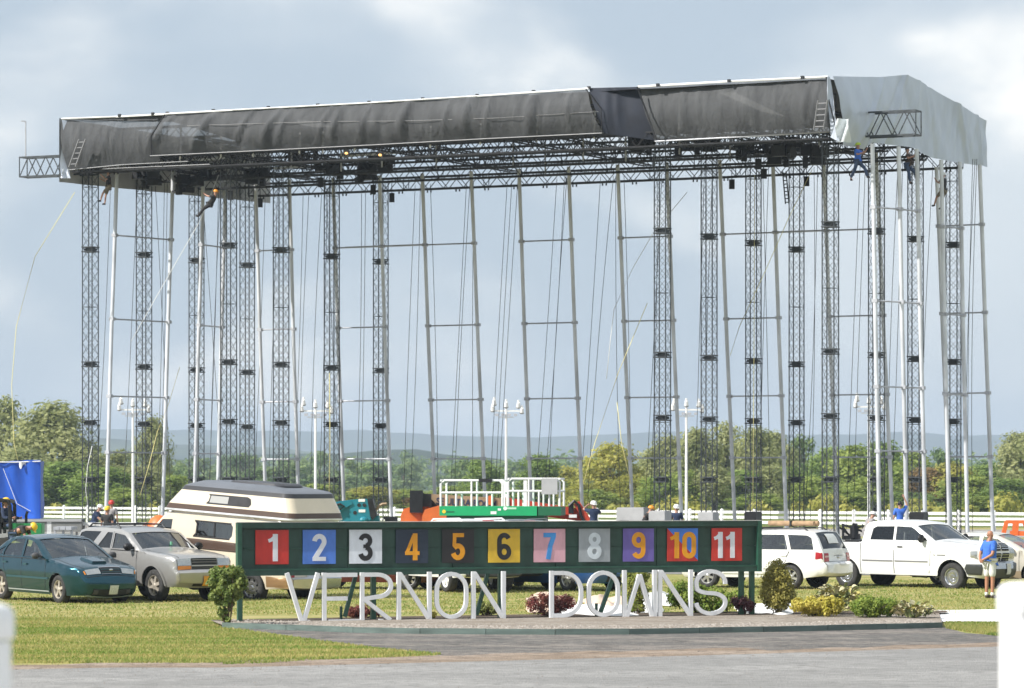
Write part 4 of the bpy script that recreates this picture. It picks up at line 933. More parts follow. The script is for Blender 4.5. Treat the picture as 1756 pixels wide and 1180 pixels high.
sheet('beige_sheet', 'flat beige fold of cloth behind the second O', 1000, 1075, 1030, 1044, .30, cloth_b, 3)
sheet('white_sheet', 'white sheet showing behind the dome-shaped evergreen', 1262, 1368, 1036, 1060, .20, cloth_w, 4)
sheet('white_sheet', 'white sheet on the grass behind the clipped evergreen and the W', 1096, 1150, 1018, 1040, .25, cloth_w, 6)
sheet('white_sheet', 'long flat white sheet laid across the grass at the right', 1575, 1900, 1047, 1067, .07, cloth_w, 5, 60, 12)
# ---- near white posts, out of focus
def near_post(px, top, d, rz, label):
    t = thing('fence_post', label, 'post', (X(px, d), d, 1.3), rz, 'white posts close to the camera'); h = Z(top, d)-1.3; b = MB(); w_ = .0635
    def rr_(w2, r=.012, n=4): return [(sx*(w2-r)+r*math.cos(a), sy*(w2-r)+r*math.sin(a)) for sx, sy, a0 in ((1,1,0),(-1,1,PI/2),(-1,-1,PI),(1,-1,1.5*PI)) for a in [a0+PI/2*k/n for k in range(n+1)]]
    b.prism(rr_(w_), 0, h-.12); b.build('shaft', M_vinyl, t, 40)
    c = MB(); q = rr_(w_+.004, .014); n = len(q); lv = [(1.0, h-.115), (1.06, h-.105), (1.06, h-.05), (1.03, h-.03), (.9, h-.012), (.6, h-.003), (.2, h)]
    for sc, z in lv: c.v += [(x*sc, y*sc, z) for x, y in q]
    for i in range(len(lv)-1):
        for k in range(n): c.f.append((i*n+k, i*n+(k+1) % n, (i+1)*n+(k+1) % n, (i+1)*n+k))
    c.f.append(tuple((len(lv)-1)*n+k for k in range(n))); c.build('cap', M_vinyl, t, 50)
near_post(1756, 998, 13.0, math.radians(-57), 'blurred white post at the right edge, nearest the lens on that side')
near_post(-28, 1033, 11.5, math.radians(-36), 'blurred white post at the left edge of the picture')
# ================================================================== VEHICLES
def sm(a, b, x): t = min(1, max(0, (x-a)/(b-a))); return t*t*(3-2*t)
class Car:
    """a vehicle grown from its side outline: x forward, y left, z up"""
    def __init__(s, root, prof, W, belt, arches, sill, paint, tumble=.28, taper=(.16,.10), shoulder=.05, crown=.035, bows=None, rake=None):
        s.root, s.prof, s.W, s.belt, s.arches, s.sill, s.paint, s.tumble, s.taper, s.shoulder, s.crown = root, prof, W, belt, arches, sill, paint, tumble, taper, shoulder, crown
        s.bows = bows or {}; s.xf = max(p[0] for p in prof); s.xr = min(p[0] for p in prof); s.outline(); s.edges = np.array([(p[0], p[1]) for p in prof])
    def outline(s):
        low = []; seq = sorted(s.arches, key=lambda a: a[0])      # rear to front
        x = s.prof[-1][0]; low.append((x+.02, s.sill+.04)) if s.prof[-1][1] > s.sill+.06 else None
        for (ax, az, ar) in seq:
            dz = s.sill-az; hx = math.sqrt(max(.01, ar*ar-dz*dz)); a0 = math.atan2(dz, -hx); a1 = math.atan2(dz, hx)
            if a0 < 0: a0 += 2*PI
            low.append((ax-hx-.02, s.sill))
            for k in range(13):
                t = a0+(a1-a0)*k/12; low.append((ax+ar*math.cos(t), az+ar*math.sin(t)))
            low.append((ax+hx+.02, s.sill))
        s.low = low
    def dist(s, x, z):
        d = 9
        for a, b in zip(s.edges[:-1], s.edges[1:]):
            v = b-a; t = np.clip(((x-a[0])*v[0]+(z-a[1])*v[1])/(v@v+1e-9), 0, 1); d = min(d, math.hypot(x-a[0]-t*v[0], z-a[1]-t*v[1]))
        return d
    def y(s, x, z, rnd=True):
        w = s.W/2; bz = s.belt
        if z > bz: w -= (z-bz)*s.tumble+.012*min(1, (z-bz)/.05)
        else:
            t = (bz-z)/(bz-s.sill); w -= .10*max(0, t-.55)**1.5*2; w += .0*t; w -= .025*max(0, 1-t*4)
        w -= s.taper[0]*max(0, (x-(s.xf-.75))/.75)**2; w -= s.taper[1]*max(0, ((s.xr+.7)-x)/.7)**2
        if rnd:
            r = s.shoulder; d = s.dist(x, z)
            if d < r: w -= r*.8*(1-math.sqrt(max(0, 1-(1-d/r)**2)))
        return max(.05, w)
    def cdt(s, poly, holes, inner):
        vs = []; es = []
        for lp in [poly]+holes:
            o = len(vs); vs += [Vector(p) for p in lp]; es += [(o+i, o+(i+1) % len(lp)) for i in range(len(lp))]
        vs += [Vector(p) for p in inner]
        r = delaunay_2d_cdt(vs, es, [], 0, 1e-5); return r[0], r[2]
    @staticmethod
    def inpoly(p, poly):
        c = False; n = len(poly)
        for i in range(n):
            a, b = poly[i], poly[i-1]
            if (a[1] > p[1]) != (b[1] > p[1]) and p[0] < (b[0]-a[0])*(p[1]-a[1])/(b[1]-a[1])+a[0]: c = not c
        return c
    def patch(s, poly, holes=(), step=.16, rnd=True):
        poly = list(poly); holes = [list(h) for h in holes]; xs = [p[0] for p in poly]; zs = [p[1] for p in poly]; inner = []
        x = min(xs)+step*.5
        while x < max(xs):
            z = min(zs)+step*.5
            while z < max(zs):
                if s.inpoly((x, z), poly) and not any(s.inpoly((x, z), h) for h in holes): inner.append((x, z))
                z += step
            x += step
        if rnd:
            for a, b in zip(s.prof[:-1], s.prof[1:]):
                a2, b2 = Vector(a[:2]), Vector(b[:2]); d = b2-a2
                if d.length < 1e-6: continue
                n = Vector((d.y, -d.x)).normalized(); m = max(1, int(d.length/.12))
                for k in range(m):
                    for off in (.3, .7, 1.05):
                        q = a2+d*((k+.5)/m)-(-n)*0+n*0; 
                        for sg in (1, -1):
                            qq = a2+d*((k+.5)/m)+n*sg*off*s.shoulder
                            if s.inpoly(qq, poly) and s.dist(qq.x, qq.y) > off*s.shoulder*.8 and not any(s.inpoly(qq, h) for h in holes): inner.append(tuple(qq))
        vs, fs = s.cdt(poly, holes, inner); out = []
        for f in fs:
            c = (sum(vs[i].x for i in f)/len(f), sum(vs[i].y for i in f)/len(f))
            if s.inpoly(c, poly) and not any(s.inpoly(c, h) for h in holes): out.append(f)
        return vs, out
    def side(s, name, poly, m, off=0.0, holes=(), sides=(1, -1), parent=None, rnd=True, thick=0, smooth=40):
        vs, fs = s.patch(poly, holes, step=.06 if off > .004 else .16, rnd=rnd); res = []
        for sd in sides:
            mb = MB(); mb.v = [(v.x, sd*(s.y(v.x, v.y)+off), v.y) for v in vs]; mb.f = [tuple(f) if sd < 0 else tuple(reversed(f)) for f in fs]
            res.append(mb.build(name, m, parent or s.root, smooth))
        return res
    def sp(s, t, v, off=0.0):
        """point on the front-roof-rear strip: t = index along the outline, v = -1..1 across"""
        i = min(len(s.prof)-2, int(t)); f = t-i; a, b = s.prof[i], s.prof[i+1]; x = a[0]+(b[0]-a[0])*f; z = a[1]+(b[1]-a[1])*f
        d = Vector((b[0]-a[0], b[1]-a[1])); 
        def nn(j):
            p, q = s.prof[max(0, j-1)], s.prof[min(len(s.prof)-1, j+1)]; dd = Vector((q[0]-p[0], q[1]-p[1])).normalized(); return Vector((-dd.y, dd.x))*-1
        n = (nn(i)*(1-f)+nn(i+1)*f); n = n.normalized() if n.length > 1e-6 else Vector((0, 1))
        ca = s.bows.get(i, s.crown); cb = s.bows.get(i+1, s.crown); c = ca*(1-f)+cb*f
        k = c*(1-v*v)+off; yy = s.y(x, z)*v; return (x+n.x*k, yy, z+n.y*k)
    def strip(s, name, t0, t1, v0, v1, m, off=0.0, parent=None, nu=None, nv=8, hole=None, smooth=50):
        ts = sorted(set([t0, t1]+[k for k in range(int(t0)+1, int(math.ceil(t1)))]+([hole[0], hole[1]] if hole else [])))
        vsn = sorted(set([v0+(v1-v0)*k/nv for k in range(nv+1)]+([hole[2], hole[3]] if hole else [])))
        mb = MB()
        for t in ts:
            for v in vsn: mb.v.append(s.sp(t, v, off))
        n = len(vsn)
        for i in range(len(ts)-1):
            for j in range(n-1):
                if hole and hole[0]-1e-6 <= ts[i] and ts[i+1] <= hole[1]+1e-6 and hole[2]-1e-6 <= vsn[j] and vsn[j+1] <= hole[3]+1e-6: continue
                mb.f.append((i*n+j, i*n+j+1, (i+1)*n+j+1, (i+1)*n+j))
        return mb.build(name, m, parent or s.root, smooth)
    def shell(s, side_windows, glasses, glass=None, names=None):
        """side skins with window openings, the long strip split into parts, panes, seams"""
        poly = [p[:2] for p in s.prof]+s.low; glass = glass or M_glass
        s.side('body_side', poly, s.paint, 0, [w[0] for w in side_windows])
        for w in side_windows: s.side('side_window', w[0], w[1] if len(w) > 1 else glass, -.012, rnd=False)
        last = 0
        for (t0, t1, nm, m) in glasses:
            if nm is None: continue
        cuts = sorted(glasses, key=lambda g: g[0]); cur = 0
        for g in cuts:
            if g[0] > cur: s.strip('body_panel', cur, g[0], -1, 1, s.paint)
            t0, t1 = g[0]+.08, g[1]-.08; s.strip('window_surround', g[0], g[1], -1, 1, s.paint, hole=(t0, t1, -.9, .9)); s.strip(g[2], t0, t1, -.9, .9, g[3], -.012); cur = g[1]
        if cur < len(s.prof)-1: s.strip('body_panel', cur, len(s.prof)-1, -1, 1, s.paint)
        # floor, inner arches
        x0, x1 = s.xr+.15, s.xf-.15; w = s.W/2-.1
        MB().box(((x0+x1)/2, 0, s.sill+.04), (x1-x0, 2*w-.3, .05)).build('underbody', M_dark, s.root)
        for (ax, az, ar) in s.arches:
            for sd in (1, -1):
                mb = MB(); n = 10; yo = s.W/2-.05; yi = s.W/2-.32
                for k in range(n):
                    a0, a1 = PI*k/n, PI*(k+1)/n; q = [(ax+(ar+.005)*math.cos(a), yy*sd, az+(ar+.005)*math.sin(a)) for a, yy in ((a0,yo),(a1,yo),(a1,yi),(a0,yi))]; mb.add(q, [(0,1,2,3)])
                mb.add([(ax+ar*math.cos(PI*k/n), yi*sd, az+ar*math.sin(PI*k/n)) for k in range(n+1)]+[(ax-ar, yi*sd, s.sill), (ax+ar, yi*sd, s.sill)], [tuple(range(n+3))]); mb.build('wheel_housing', M_dark, s.root)
        
    def seams(s, lines, wd=.014, m=None):
        m = m or MAT.get('seam') or mat('seam', (.015,.015,.016), .8)
        for ln in lines:
            for a, b in zip(ln[:-1], ln[1:]):
                a, b = Vector(a), Vector(b); d = (b-a).normalized(); n = Vector((-d.y, d.x))*wd/2
                k = max(1, int((b-a).length/.15)); L = [tuple(a.lerp(b, i/k)+n) for i in range(k+1)]; R = [tuple(a.lerp(b, i/k)-n) for i in range(k, -1, -1)]
                s.side('panel_gap', L+R, m, .003, rnd=False)
    def interior(s, fx, rows=((.0,)), dash=.75, seat_h=.5, wheel_side=1):
        for x in rows:
            for sd in (1, -1):
                b = MB(); b.box((x, sd*.36, s.sill+.32), (.5,.5,.16)); b.bar((x-.24, sd*.36, s.sill+.3), (x-.38, sd*.36, s.sill+.30+seat_h), .46, .13)
                b.box((x-.41, sd*.36, s.sill+.42+seat_h), (.09,.26,.17)); b.build('seat', M_seat, s.root)
        MB().box((dash, 0, s.belt-.11), (.5, s.W-.3, .16)).build('dashboard', M_interior, s.root)
        b = MB(); c = Vector((dash-.32, .36*wheel_side, s.belt-.03)); pts = []
        for k in range(17): a = 2*PI*k/16; pts.append(c+Vector((.08*math.sin(a), .18*math.cos(a), .17*math.sin(a))))
        b.path(pts, .014, 5); b.build('steering_wheel', M_interior, s.root)
def wheel(root, x, y, r, wd, rim_m, spokes=5, rim_r=None, style='spoke', name='wheel', steer=0.0):
    o = Vector((x, y, r)); sg = 1 if y > 0 else -1; rr = rim_r or r*.64; h = wd/2
    t = MB().lathe([(rr*.99, -h*.9), (rr+.02, -h), (r-.05, -h), (r-.012, -h*.82), (r, -h*.5), (r, h*.5), (r-.012, h*.82), (r-.05, h), (rr+.02, h), (rr*.99, h*.9)], 28, 'Y').build(name, M_tyre, root, 50, loc=o, rz=steer)
    b = MB(); f = h*.80*sg
    b.lathe([(rr, f*1.08), (rr*.93, f*1.05), (rr*.88, f*.8), (rr*.86, f*.2)], 28, 'Y')
    if style == 'spoke':
        for k in range(spokes):
            a = 2*PI*k/spokes+.3; ca, sa = math.cos(a), math.sin(a); w0, w1 = rr*.20, rr*.15
            pts = []
            for rad, ww in ((rr*.15, w0*.8), (rr*.9, w1)):
                for sd_ in (-1, 1):
                    pts.append((rad*ca-sd_*ww*sa, f*(.93 if rad < rr*.5 else .85), rad*sa+sd_*ww*ca))
            q = [(p[0], p[1]-.05*sg, p[2]) for p in pts]; b.add(pts+q, [(0,1,3,2),(0,2,6,4),(1,5,7,3)])
        b.lathe([(0.001, f), (rr*.2, f*.98), (rr*.26, f*.86), (rr*.26, f*.5)], 14, 'Y')
    elif style == 'dish':
        b.lathe([(0.001, f*.95), (rr*.22, f*.95), (rr*.30, f*.72), (rr*.55, f*.78), (rr*.62, f*.62), (rr*.86, f*.6)], 28, 'Y')
    elif style == 'holes':
        b.lathe([(0.001, f*1.02), (rr*.2, f*1.0), (rr*.26, f*.85), (rr*.60, f*.95), (rr*.64, f*.92)], 28, 'Y')
        for k in range(spokes):
            a = 2*PI*k/spokes; ca, sa = math.cos(a), math.sin(a); ww = rr*.2
            pts = [(rad*ca-sd_*ww*sa, f*.9, rad*sa+sd_*ww*ca) for rad in (rr*.6, rr*.9) for sd_ in (-1, 1)]; b.add(pts, [(0,1,3,2)])
    b.build('rim', rim_m, t, 40)
    MB().lathe([(0.001, f*.35), (rr*.9, f*.3)], 20, 'Y').build('brake_disc', M_dark, t)
    return t
def wheels(car, r, wd, rim_m, **k):
    for (ax, az, ar) in car.arches:
        for sd in (1, -1): wheel(car.root, ax, sd*(car.W/2-wd/2-.035), r, wd, rim_m, **k)
def mirror(car, x, z, m, sides=(1, -1), sz=(.12,.20,.14)):
    for sd in sides:
        yy = car.y(x, z)*sd; b = MB().ell((x, yy+sd*.12, z+.05), (sz[0]/2, sz[1]/2, sz[2]/2), 10, 7).bar((x+.02, yy-sd*.01, z+.02), (x, yy+sd*.06, z+.04), .05, .05)
        o = b.build('wing_mirror', m, car.root, 60)
def car_root(name, label, cat, wx, wpy, wheel_xy, h, scale=1.0, z=0.0, group=None):
    """place so that the ground point below local wheel_xy falls at picture (wx, wpy); h = heading (x, y)"""
    p = G(wx, wpy, z); a = math.atan2(h[1], h[0]); q = Matrix.Rotation(a, 3, 'Z') @ Vector((wheel_xy[0]*scale, wheel_xy[1]*scale, 0))
    return thing(name, label, cat, (p.x-q.x, p.y-q.y, z), a, group, scale)
def paint(name, c, metal=.0, rough=.28, var=.04): return mat(name, c, rough, metal, var=var, scale=1.2, coat=.6)
def handle(car, pts, m):
    for (x, z) in pts:
        for sd in (1, -1):
            yy = sd*(car.y(x, z)+.012); MB().box((x, yy, z), (.17,.03,.035)).build('door_handle', m, car.root)
def strut_box(root, name, c, d, m, rz=0): return MB().box(c, d, rz).build(name, m, root)
# ---- 1 teal saloon
teal = paint('teal_paint', (.008,.062,.088), .7, .2); tealt = mat('teal_trim', (.015,.06,.07), .5)
r = car_root('parked_car', 'dark teal saloon with sunlit bonnet parked at the left, nose to the right', 'car', 103, 1034, (1.37,-.75), (.58,-.815), 1.13); r.rotation_euler.y = .015
pf = [(2.16,.2),(2.26,.30),(2.30,.44),(2.285,.55),(2.23,.60),(2.20,.66),(2.15,.74),(2.02,.79),(1.6,.86),(1.2,.92),(.95,.95),(.72,1.07),(.42,1.22),(.12,1.355),(-.15,1.41),(-.5,1.425),(-.85,1.40),(-1.1,1.34),(-1.45,1.16),(-1.72,1.02),(-2.15,.99),(-2.25,.93),(-2.29,.6),(-2.3,.4),(-2.2,.24)]
c = Car(r, pf, 1.70, .93, [(1.37,.31,.365),(-1.26,.31,.365)], .19, teal, .30, (.24,.12), .06, bows={0:.06,1:.09,2:.10,3:.09,4:.08,5:.08,6:.07,7:.05,10:.06,11:.07,12:.06,13:.04})
c.shell([([(.72,.985),(.30,1.24),(.12,1.315),(-.20,1.355),(-.20,.985)],), ([(-.29,.985),(-.29,1.36),(-.72,1.345),(-1.03,1.20),(-1.12,1.06),(-1.12,.985)],), ([(-1.19,1.0),(-1.19,1.08),(-1.10,1.19),(-1.36,1.09),(-1.45,1.01)],)], [(10,13,'windscreen',M_glass),(17,19,'rear_window',M_glass)])
c.seams([[(.86,.93),(.86,.45),(.80,.26)],[(-.245,.97),(-.245,.24)],[(-1.13,.96),(-1.05,.70),(-.92,.50)],[(.85,.95),(-1.6,.955)]])
c.side('rub_strip', [(1.0,.56),(-.9,.56),(-.9,.515),(1.0,.515)], tealt, .012, rnd=False); c.side('sill_strip', [(.98,.27),(-.88,.27),(-.88,.245),(.98,.245)], mat('sill_grey', (.35,.38,.38), .3), .01, rnd=False)  # rub strip in trim colour, thin pale grey strip along the sill
handle(c, [(-.05,.82),(-1.0,.84)], tealt)
for a, b in ((-.93,-.42),(.42,.93)): c.strip('headlight', 4.6, 5.95, a, b, M_lamp, .012)
for v in (-1.0, .955): c.strip('indicator', 4.8, 5.7, v, v+.045, M_amber, .014)
g_ = c.strip('grille', 4.5, 6.2, -.38, .38, M_black, .010); g2 = c.strip('grille_frame', 6.12, 6.35, -.40, .40, M_chrome, .016); c.strip('grille_frame', 4.35, 4.5, -.40, .40, M_chrome, .016)
for tt in (5.0, 5.55): c.strip('grille_bar', tt, tt+.12, -.37, .37, tealt, .016)
MB().ell(c.sp(5.4, 0, .025), (.012,.05,.025), 10, 6).build('badge', M_chrome, r, 60)
c.strip('bumper_seam', 3.75, 3.95, -.97, .97, mat('seam', (.015,.015,.016), .8), .004)
c.strip('air_intake', .45, 1.45, -.82, .82, M_dark, .006); c.strip('number_plate', .9, 2.0, -.19, .19, M_plate, .03)
for a in (-.80, .62): c.strip('fog_lamp', .6, 1.35, a, a+.18, M_interior, .012)
c.strip('lip_spoiler', 0, .3, -1, 1, mat('lip', (.25,.29,.30), .4), .015)
MB().add([c.sp(9.0, v, o) for v, o in ((-.24,.0),(-.2,.045),(.2,.045),(.24,0))]+[c.sp(7.7, v, o) for v, o in ((-.24,.0),(-.2,.05),(.2,.05),(.24,0))], [(0,1,5,4),(1,2,6,5),(2,3,7,6),(4,5,6,7),(3,2,1,0)]).build('bonnet_highlight', teal, r)  # raised shape standing in for a bright highlight on the bonnet
[c.strip('bonnet_gap', 6.5, 9.7, v, v+.018, MAT['seam'], .004, nv=1) for v in (-.86, .842)]; c.interior(0, (.15, -.75), .72, .55); mirror(c, .62, .97, M_interior)
for y0 in (.1, -.5): MB().bar((.93,y0,.975), (.80,y0+.42,1.05), .018).build('wiper', M_black, r)
wheels(c, .315, .2, M_rimdusty, spokes=5); 
# ---- 2 silver two-door off-roader
silv = paint('silver_paint', (.41,.40,.385), .5, .3); gunm = mat('grey_cladding', (.27,.255,.24), .6, .0, var=.1, scale=3)
r = car_root('parked_suv', 'silver two-door off-roader with black tinted rear glass behind the teal saloon', 'car', 267, 1031, (1.37,-.75), (.62,-.785), 1.1); r.rotation_euler.y = .01
pf = [(2.10,.36),(2.18,.42),(2.24,.50),(2.25,.66),(2.20,.70),(2.17,.74),(2.165,.84),(2.14,.97),(2.02,1.03),(1.5,1.09),(.98,1.13),(.76,1.15),(.50,1.30),(.14,1.525),(-.12,1.60),(-.9,1.63),(-1.6,1.62),(-1.88,1.56),(-2.02,1.30),(-2.10,1.13),(-2.2,.95),(-2.22,.75),(-2.28,.62),(-2.28,.45),(-2.15,.38)]
c = Car(r, pf, 1.72, 1.10, [(1.37,.37,.44),(-1.18,.37,.44)], .34, silv, .24, (.12,.06), .06, bows={1:.05,2:.07,3:.07,4:.05,5:.04,6:.04,7:.04,11:.06,12:.07,13:.04})
c.shell([([(.60,1.17),(.10,1.47),(-.34,1.52),(-.34,1.17)],), ([(-.44,1.17),(-.44,1.525),(-.66,1.53),(-1.02,1.17)],M_glassd), ([(-1.32,1.17),(-.94,1.54),(-1.62,1.54),(-1.80,1.50),(-1.98,1.20),(-1.98,1.17)],M_glassd)], [(11,13,'windscreen',M_glass),(17,19,'rear_window',M_glassd)])
c.seams([[(.72,1.12),(.72,.55),(.62,.40)],[(-.39,1.55),(-.39,.60),(-.46,.40)],[(.74,1.13),(-.39,1.14)]])
c.side('lower_cladding', [(.80,.47),(-.68,.47),(-.68,.36),(.80,.36)], gunm, .012, rnd=False)
for (ax, az, ar) in c.arches:
    c.side('arch_flare', [(ax+ar*math.cos(a), az+ar*math.sin(a)) for a in [PI*k/14-.0 for k in range(15)]]+[(ax+(ar+.06)*math.cos(a), az+(ar+.06)*math.sin(a)) for a in [PI*k/14 for k in range(14, -1, -1)]], silv, .022, rnd=False)
handle(c, [(-.22,.99)], M_black)
for a, b in ((-.97,-.50),(.50,.97)): c.strip('headlight', 5.9, 7.0, a, b, M_lamp, .014); c.strip('indicator', 4.8, 5.8, a, b, M_amber, .014)
c.strip('grille', 4.9, 5.65, -.47, .47, M_dark, .012); c.strip('grille', 6.0, 7.0, -.47, .47, M_dark, .012); c.strip('grille_bar', 5.66, 5.98, -.49, .49, silv, .022)
for tt in (5.2, 6.35, 6.7): c.strip('grille_slat', tt, tt+.07, -.46, .46, gunm, .018)
c.strip('bumper_bar', 1.6, 3.9, -1, 1, silv, .02); c.strip('bumper_skirt', 0, 1.6, -1, 1, gunm, .012); c.strip('bumper_intake', .8, 1.5, -.5, .5, M_dark, .018); c.strip('number_plate', 1.2, 2.6, -.16, .16, M_plateo, .045)
[c.strip('bonnet_gap', 7.3, 10.6, v, v+.018, MAT['seam'], .004, nv=1) for v in (-.86, .842)]; c.interior(0, (.05,-.8), .72, .6); mirror(c, .52, 1.17, M_black, sz=(.16,.24,.18))
for sd in (1, -1):
    MB().path([(-.35, sd*.60, 1.62), (-.45, sd*.60, 1.70), (-1.55, sd*.60, 1.71), (-1.7, sd*.60, 1.62)], .02, 6).build('roof_rail', M_black, r)
for x in (-.65,-1.1,-1.5): MB().bar((x,-.6,1.70), (x,.6,1.70), .04, .03).build('roof_bar', M_black, r)
for y0 in (.1, -.5): MB().bar((.80,y0,1.16), (.70,y0+.45,1.21), .018).build('wiper', M_black, r)
MB().tube((.66,.12,1.15), (.66,.12,1.33), .035, 10, .03).build('drink_bottle', mat('green_bottle', (.15,.4,.25), .2), r)
MB().box((.73,-.22,1.135), (.2,.3,.01), .3).build('paper', M_white, r)
wheels(c, .37, .24, M_rimdusty, spokes=6)
# ---- 3 camper van: cream and brown, rear towards us on the right
cream = paint('cream_paint', (.68,.595,.46), 0, .3, .05); brown = mat('brown_stripe', (.075,.045,.032), .4); bronze = mat('bronze_lower', (.36,.22,.11), .35, .3, var=.1, scale=2)
r = car_root('camper_van', 'cream and brown high-roof camper van standing behind the left end of the board', 'camper van', 437, 1027, (-1.55,.78), (-.80,.60), 1.10); r.rotation_euler.y = -.065
pf = [(2.50,.42),(2.60,.48),(2.62,.70),(2.54,.78),(2.50,1.10),(2.40,1.20),(1.95,1.28),(1.82,1.30),(1.62,1.50),(1.28,1.86),(1.05,1.96),(.2,2.0),(-1.5,2.0),(-2.3,1.98),(-2.50,1.88),(-2.58,1.3),(-2.62,.95),(-2.63,.68),(-2.70,.62),(-2.70,.48),(-2.5,.40)]
c = Car(r, pf, 1.98, 1.22, [(1.72,.36,.43),(-1.55,.36,.43)], .36, cream, .13, (.14,.08), .07, bows={7:.07,8:.08,9:.06})
c.shell([([(1.66,1.28),(1.30,1.74),(.98,1.76),(.98,1.28)],), ([(.28,1.43),(.22,1.49),(.22,1.70),(.28,1.76),(-.84,1.76),(-.9,1.70),(-.9,1.49),(-.84,1.43)],), ([(-1.2,1.43),(-1.2,1.76),(-2.2,1.76),(-2.2,1.43)],M_glassd)], [(7,9,'windscreen',M_glass),(14,16,'rear_window',M_glassd)])
c.side('stripe', [(2.2,1.215),(1.7,1.36),(-2.56,1.36),(-2.6,1.12),(2.3,1.12)], brown, .034, rnd=False); c.side('lower_panel', [(1.2,.66),(-1.05,.66),(-1.05,.38),(1.2,.38)], bronze, .012, rnd=False); c.side('lower_panel', [(-2.02,.66),(-2.62,.66),(-2.62,.42),(-2.02,.42)], bronze, .012, rnd=False)
c.side('pin_stripe', [(2.3,.93),(-2.6,.93),(-2.6,.90),(2.3,.90)], brown, .006, rnd=False); c.side('gutter', [(1.2,1.93),(-2.4,1.93),(-2.4,1.89),(1.2,1.89)], M_alu, .02, rnd=False)
c.strip('rear_stripe', 15.6, 16.4, -1, 1, brown, .006); c.strip('rear_bumper', 17.3, 19.4, -1.02, 1.02, M_chrome, .05); c.strip('rear_bumper_step', 17.3, 17.9, -.95, .95, M_chrome, .09); c.strip('number_plate', 16.6, 17.2, .05, .35, M_plate, .02)
for v in (-.96, .84): c.strip('tail_light', 16.5, 17.1, v, v+.12, M_red, .02)
for x0, x1 in ((.30,.26),(-.86,-.90)): pass
c.side('window_mullion', [(-.30,1.76),(-.34,1.76),(-.38,1.43),(-.34,1.43)], M_black, .004, rnd=False)
for poly in ([(.24,1.41),(.18,1.48),(.18,1.71),(.26,1.79),(.26,1.76),(.22,1.70),(.22,1.49),(.28,1.43)], [(.28,1.43),(-.84,1.43),(-.84,1.40),(.28,1.40)], [(.28,1.79),(-.84,1.79),(-.84,1.76),(.28,1.76)]): c.side('window_frame', poly, M_black, .006, rnd=False)
MB().box((-.45,.75,1.5), (.9,.04,.5)).build('curtain', mat('curtain', (.42,.40,.38), .9, var=.3, scale=15, stretch=(8,1,1)), r); MB().box((-.45,-.75,1.5), (.9,.04,.5)).build('curtain', mat('curtain', (.42,.40,.38), .9), r)
c.interior(0, (.9,), 1.65, .62); mirror(c, 1.45, 1.32, M_black, sz=(.12,.2,.26)); wheels(c, .36, .25, M_chrome, style='holes', spokes=8)
def ringloft(name, levels, m, cap=False):
    """rounded-rectangle rings (x0, x1, half width, z)"""
    mb = MB(); n = 0
    for (x0, x1, hw, z) in levels:
        q = []; rr = .22
        for cx_, cy_, a0 in ((x1-rr, hw-rr, 0), (x0+rr, hw-rr, PI/2), (x0+rr, -hw+rr, PI), (x1-rr, -hw+rr, 1.5*PI)):
            q += [(cx_+rr*math.cos(a0+PI/2*k/4), cy_+rr*math.sin(a0+PI/2*k/4), z) for k in range(5)]
        mb.v += q; n = len(q)
    for i in range(len(levels)-1):
        for k in range(n): mb.f.append((i*n+k, i*n+(k+1) % n, (i+1)*n+(k+1) % n, (i+1)*n+k))
    if cap: mb.f.append(tuple((len(levels)-1)*n+k for k in range(n)))
    return mb.build(name, m, r, 50)
hr = mat('grey_roof', (.16,.17,.19), .3, .2, var=.1, scale=1); hb = mat('dark_band', (.045,.045,.05), .35)
ringloft('high_roof', [(-2.62,1.25,.93,1.955),(-2.70,1.30,.97,1.98),(-2.70,1.30,.97,2.02)], M_alu); ringloft('high_roof', [(-2.70,1.28,.965,2.02),(-2.66,1.20,.95,2.14)], brown)
ringloft('high_roof', [(-2.66,1.20,.95,2.14),(-2.50,.90,.87,2.47)], cream); ringloft('high_roof', [(-2.50,.90,.87,2.47),(-2.47,.82,.85,2.57)], hb); ringloft('high_roof', [(-2.47,.82,.85,2.57),(-2.40,.72,.82,2.61),(-1.75,.45,.62,2.70),(-1.70,.40,.58,2.71)], hr, True)
ringloft('roof_vent', [(-1.9,-.2,.45,2.70),(-1.85,-.25,.42,2.75)], hb, True)
for sd in (1, -1):
    yy = .925; mb = MB(); q = [(-.05,2.20),(-.12,2.26),(-.14,2.38),(-.08,2.42),(-1.28,2.42),(-1.38,2.38),(-1.42,2.26),(-1.36,2.19),(-.1,2.19)][::1]
    f_ = lambda z: .95-(z-2.14)*.25+.006
    mb.add([(x, sd*f_(z), z) for x, z in q], [tuple(range(9)) if sd < 0 else tuple(range(8,-1,-1))]); mb.build('roof_window', M_black, r)
    mb = MB(); q = [(-.16,2.225),(-.18,2.385),(-.72,2.385),(-.72,2.225)]; mb.add([(x, sd*(f_(z)+.008), z) for x, z in q], [(0,1,2,3) if sd < 0 else (3,2,1,0)]); mb.build('roof_pane', mat('frosted', (.38,.38,.37), .25), r)
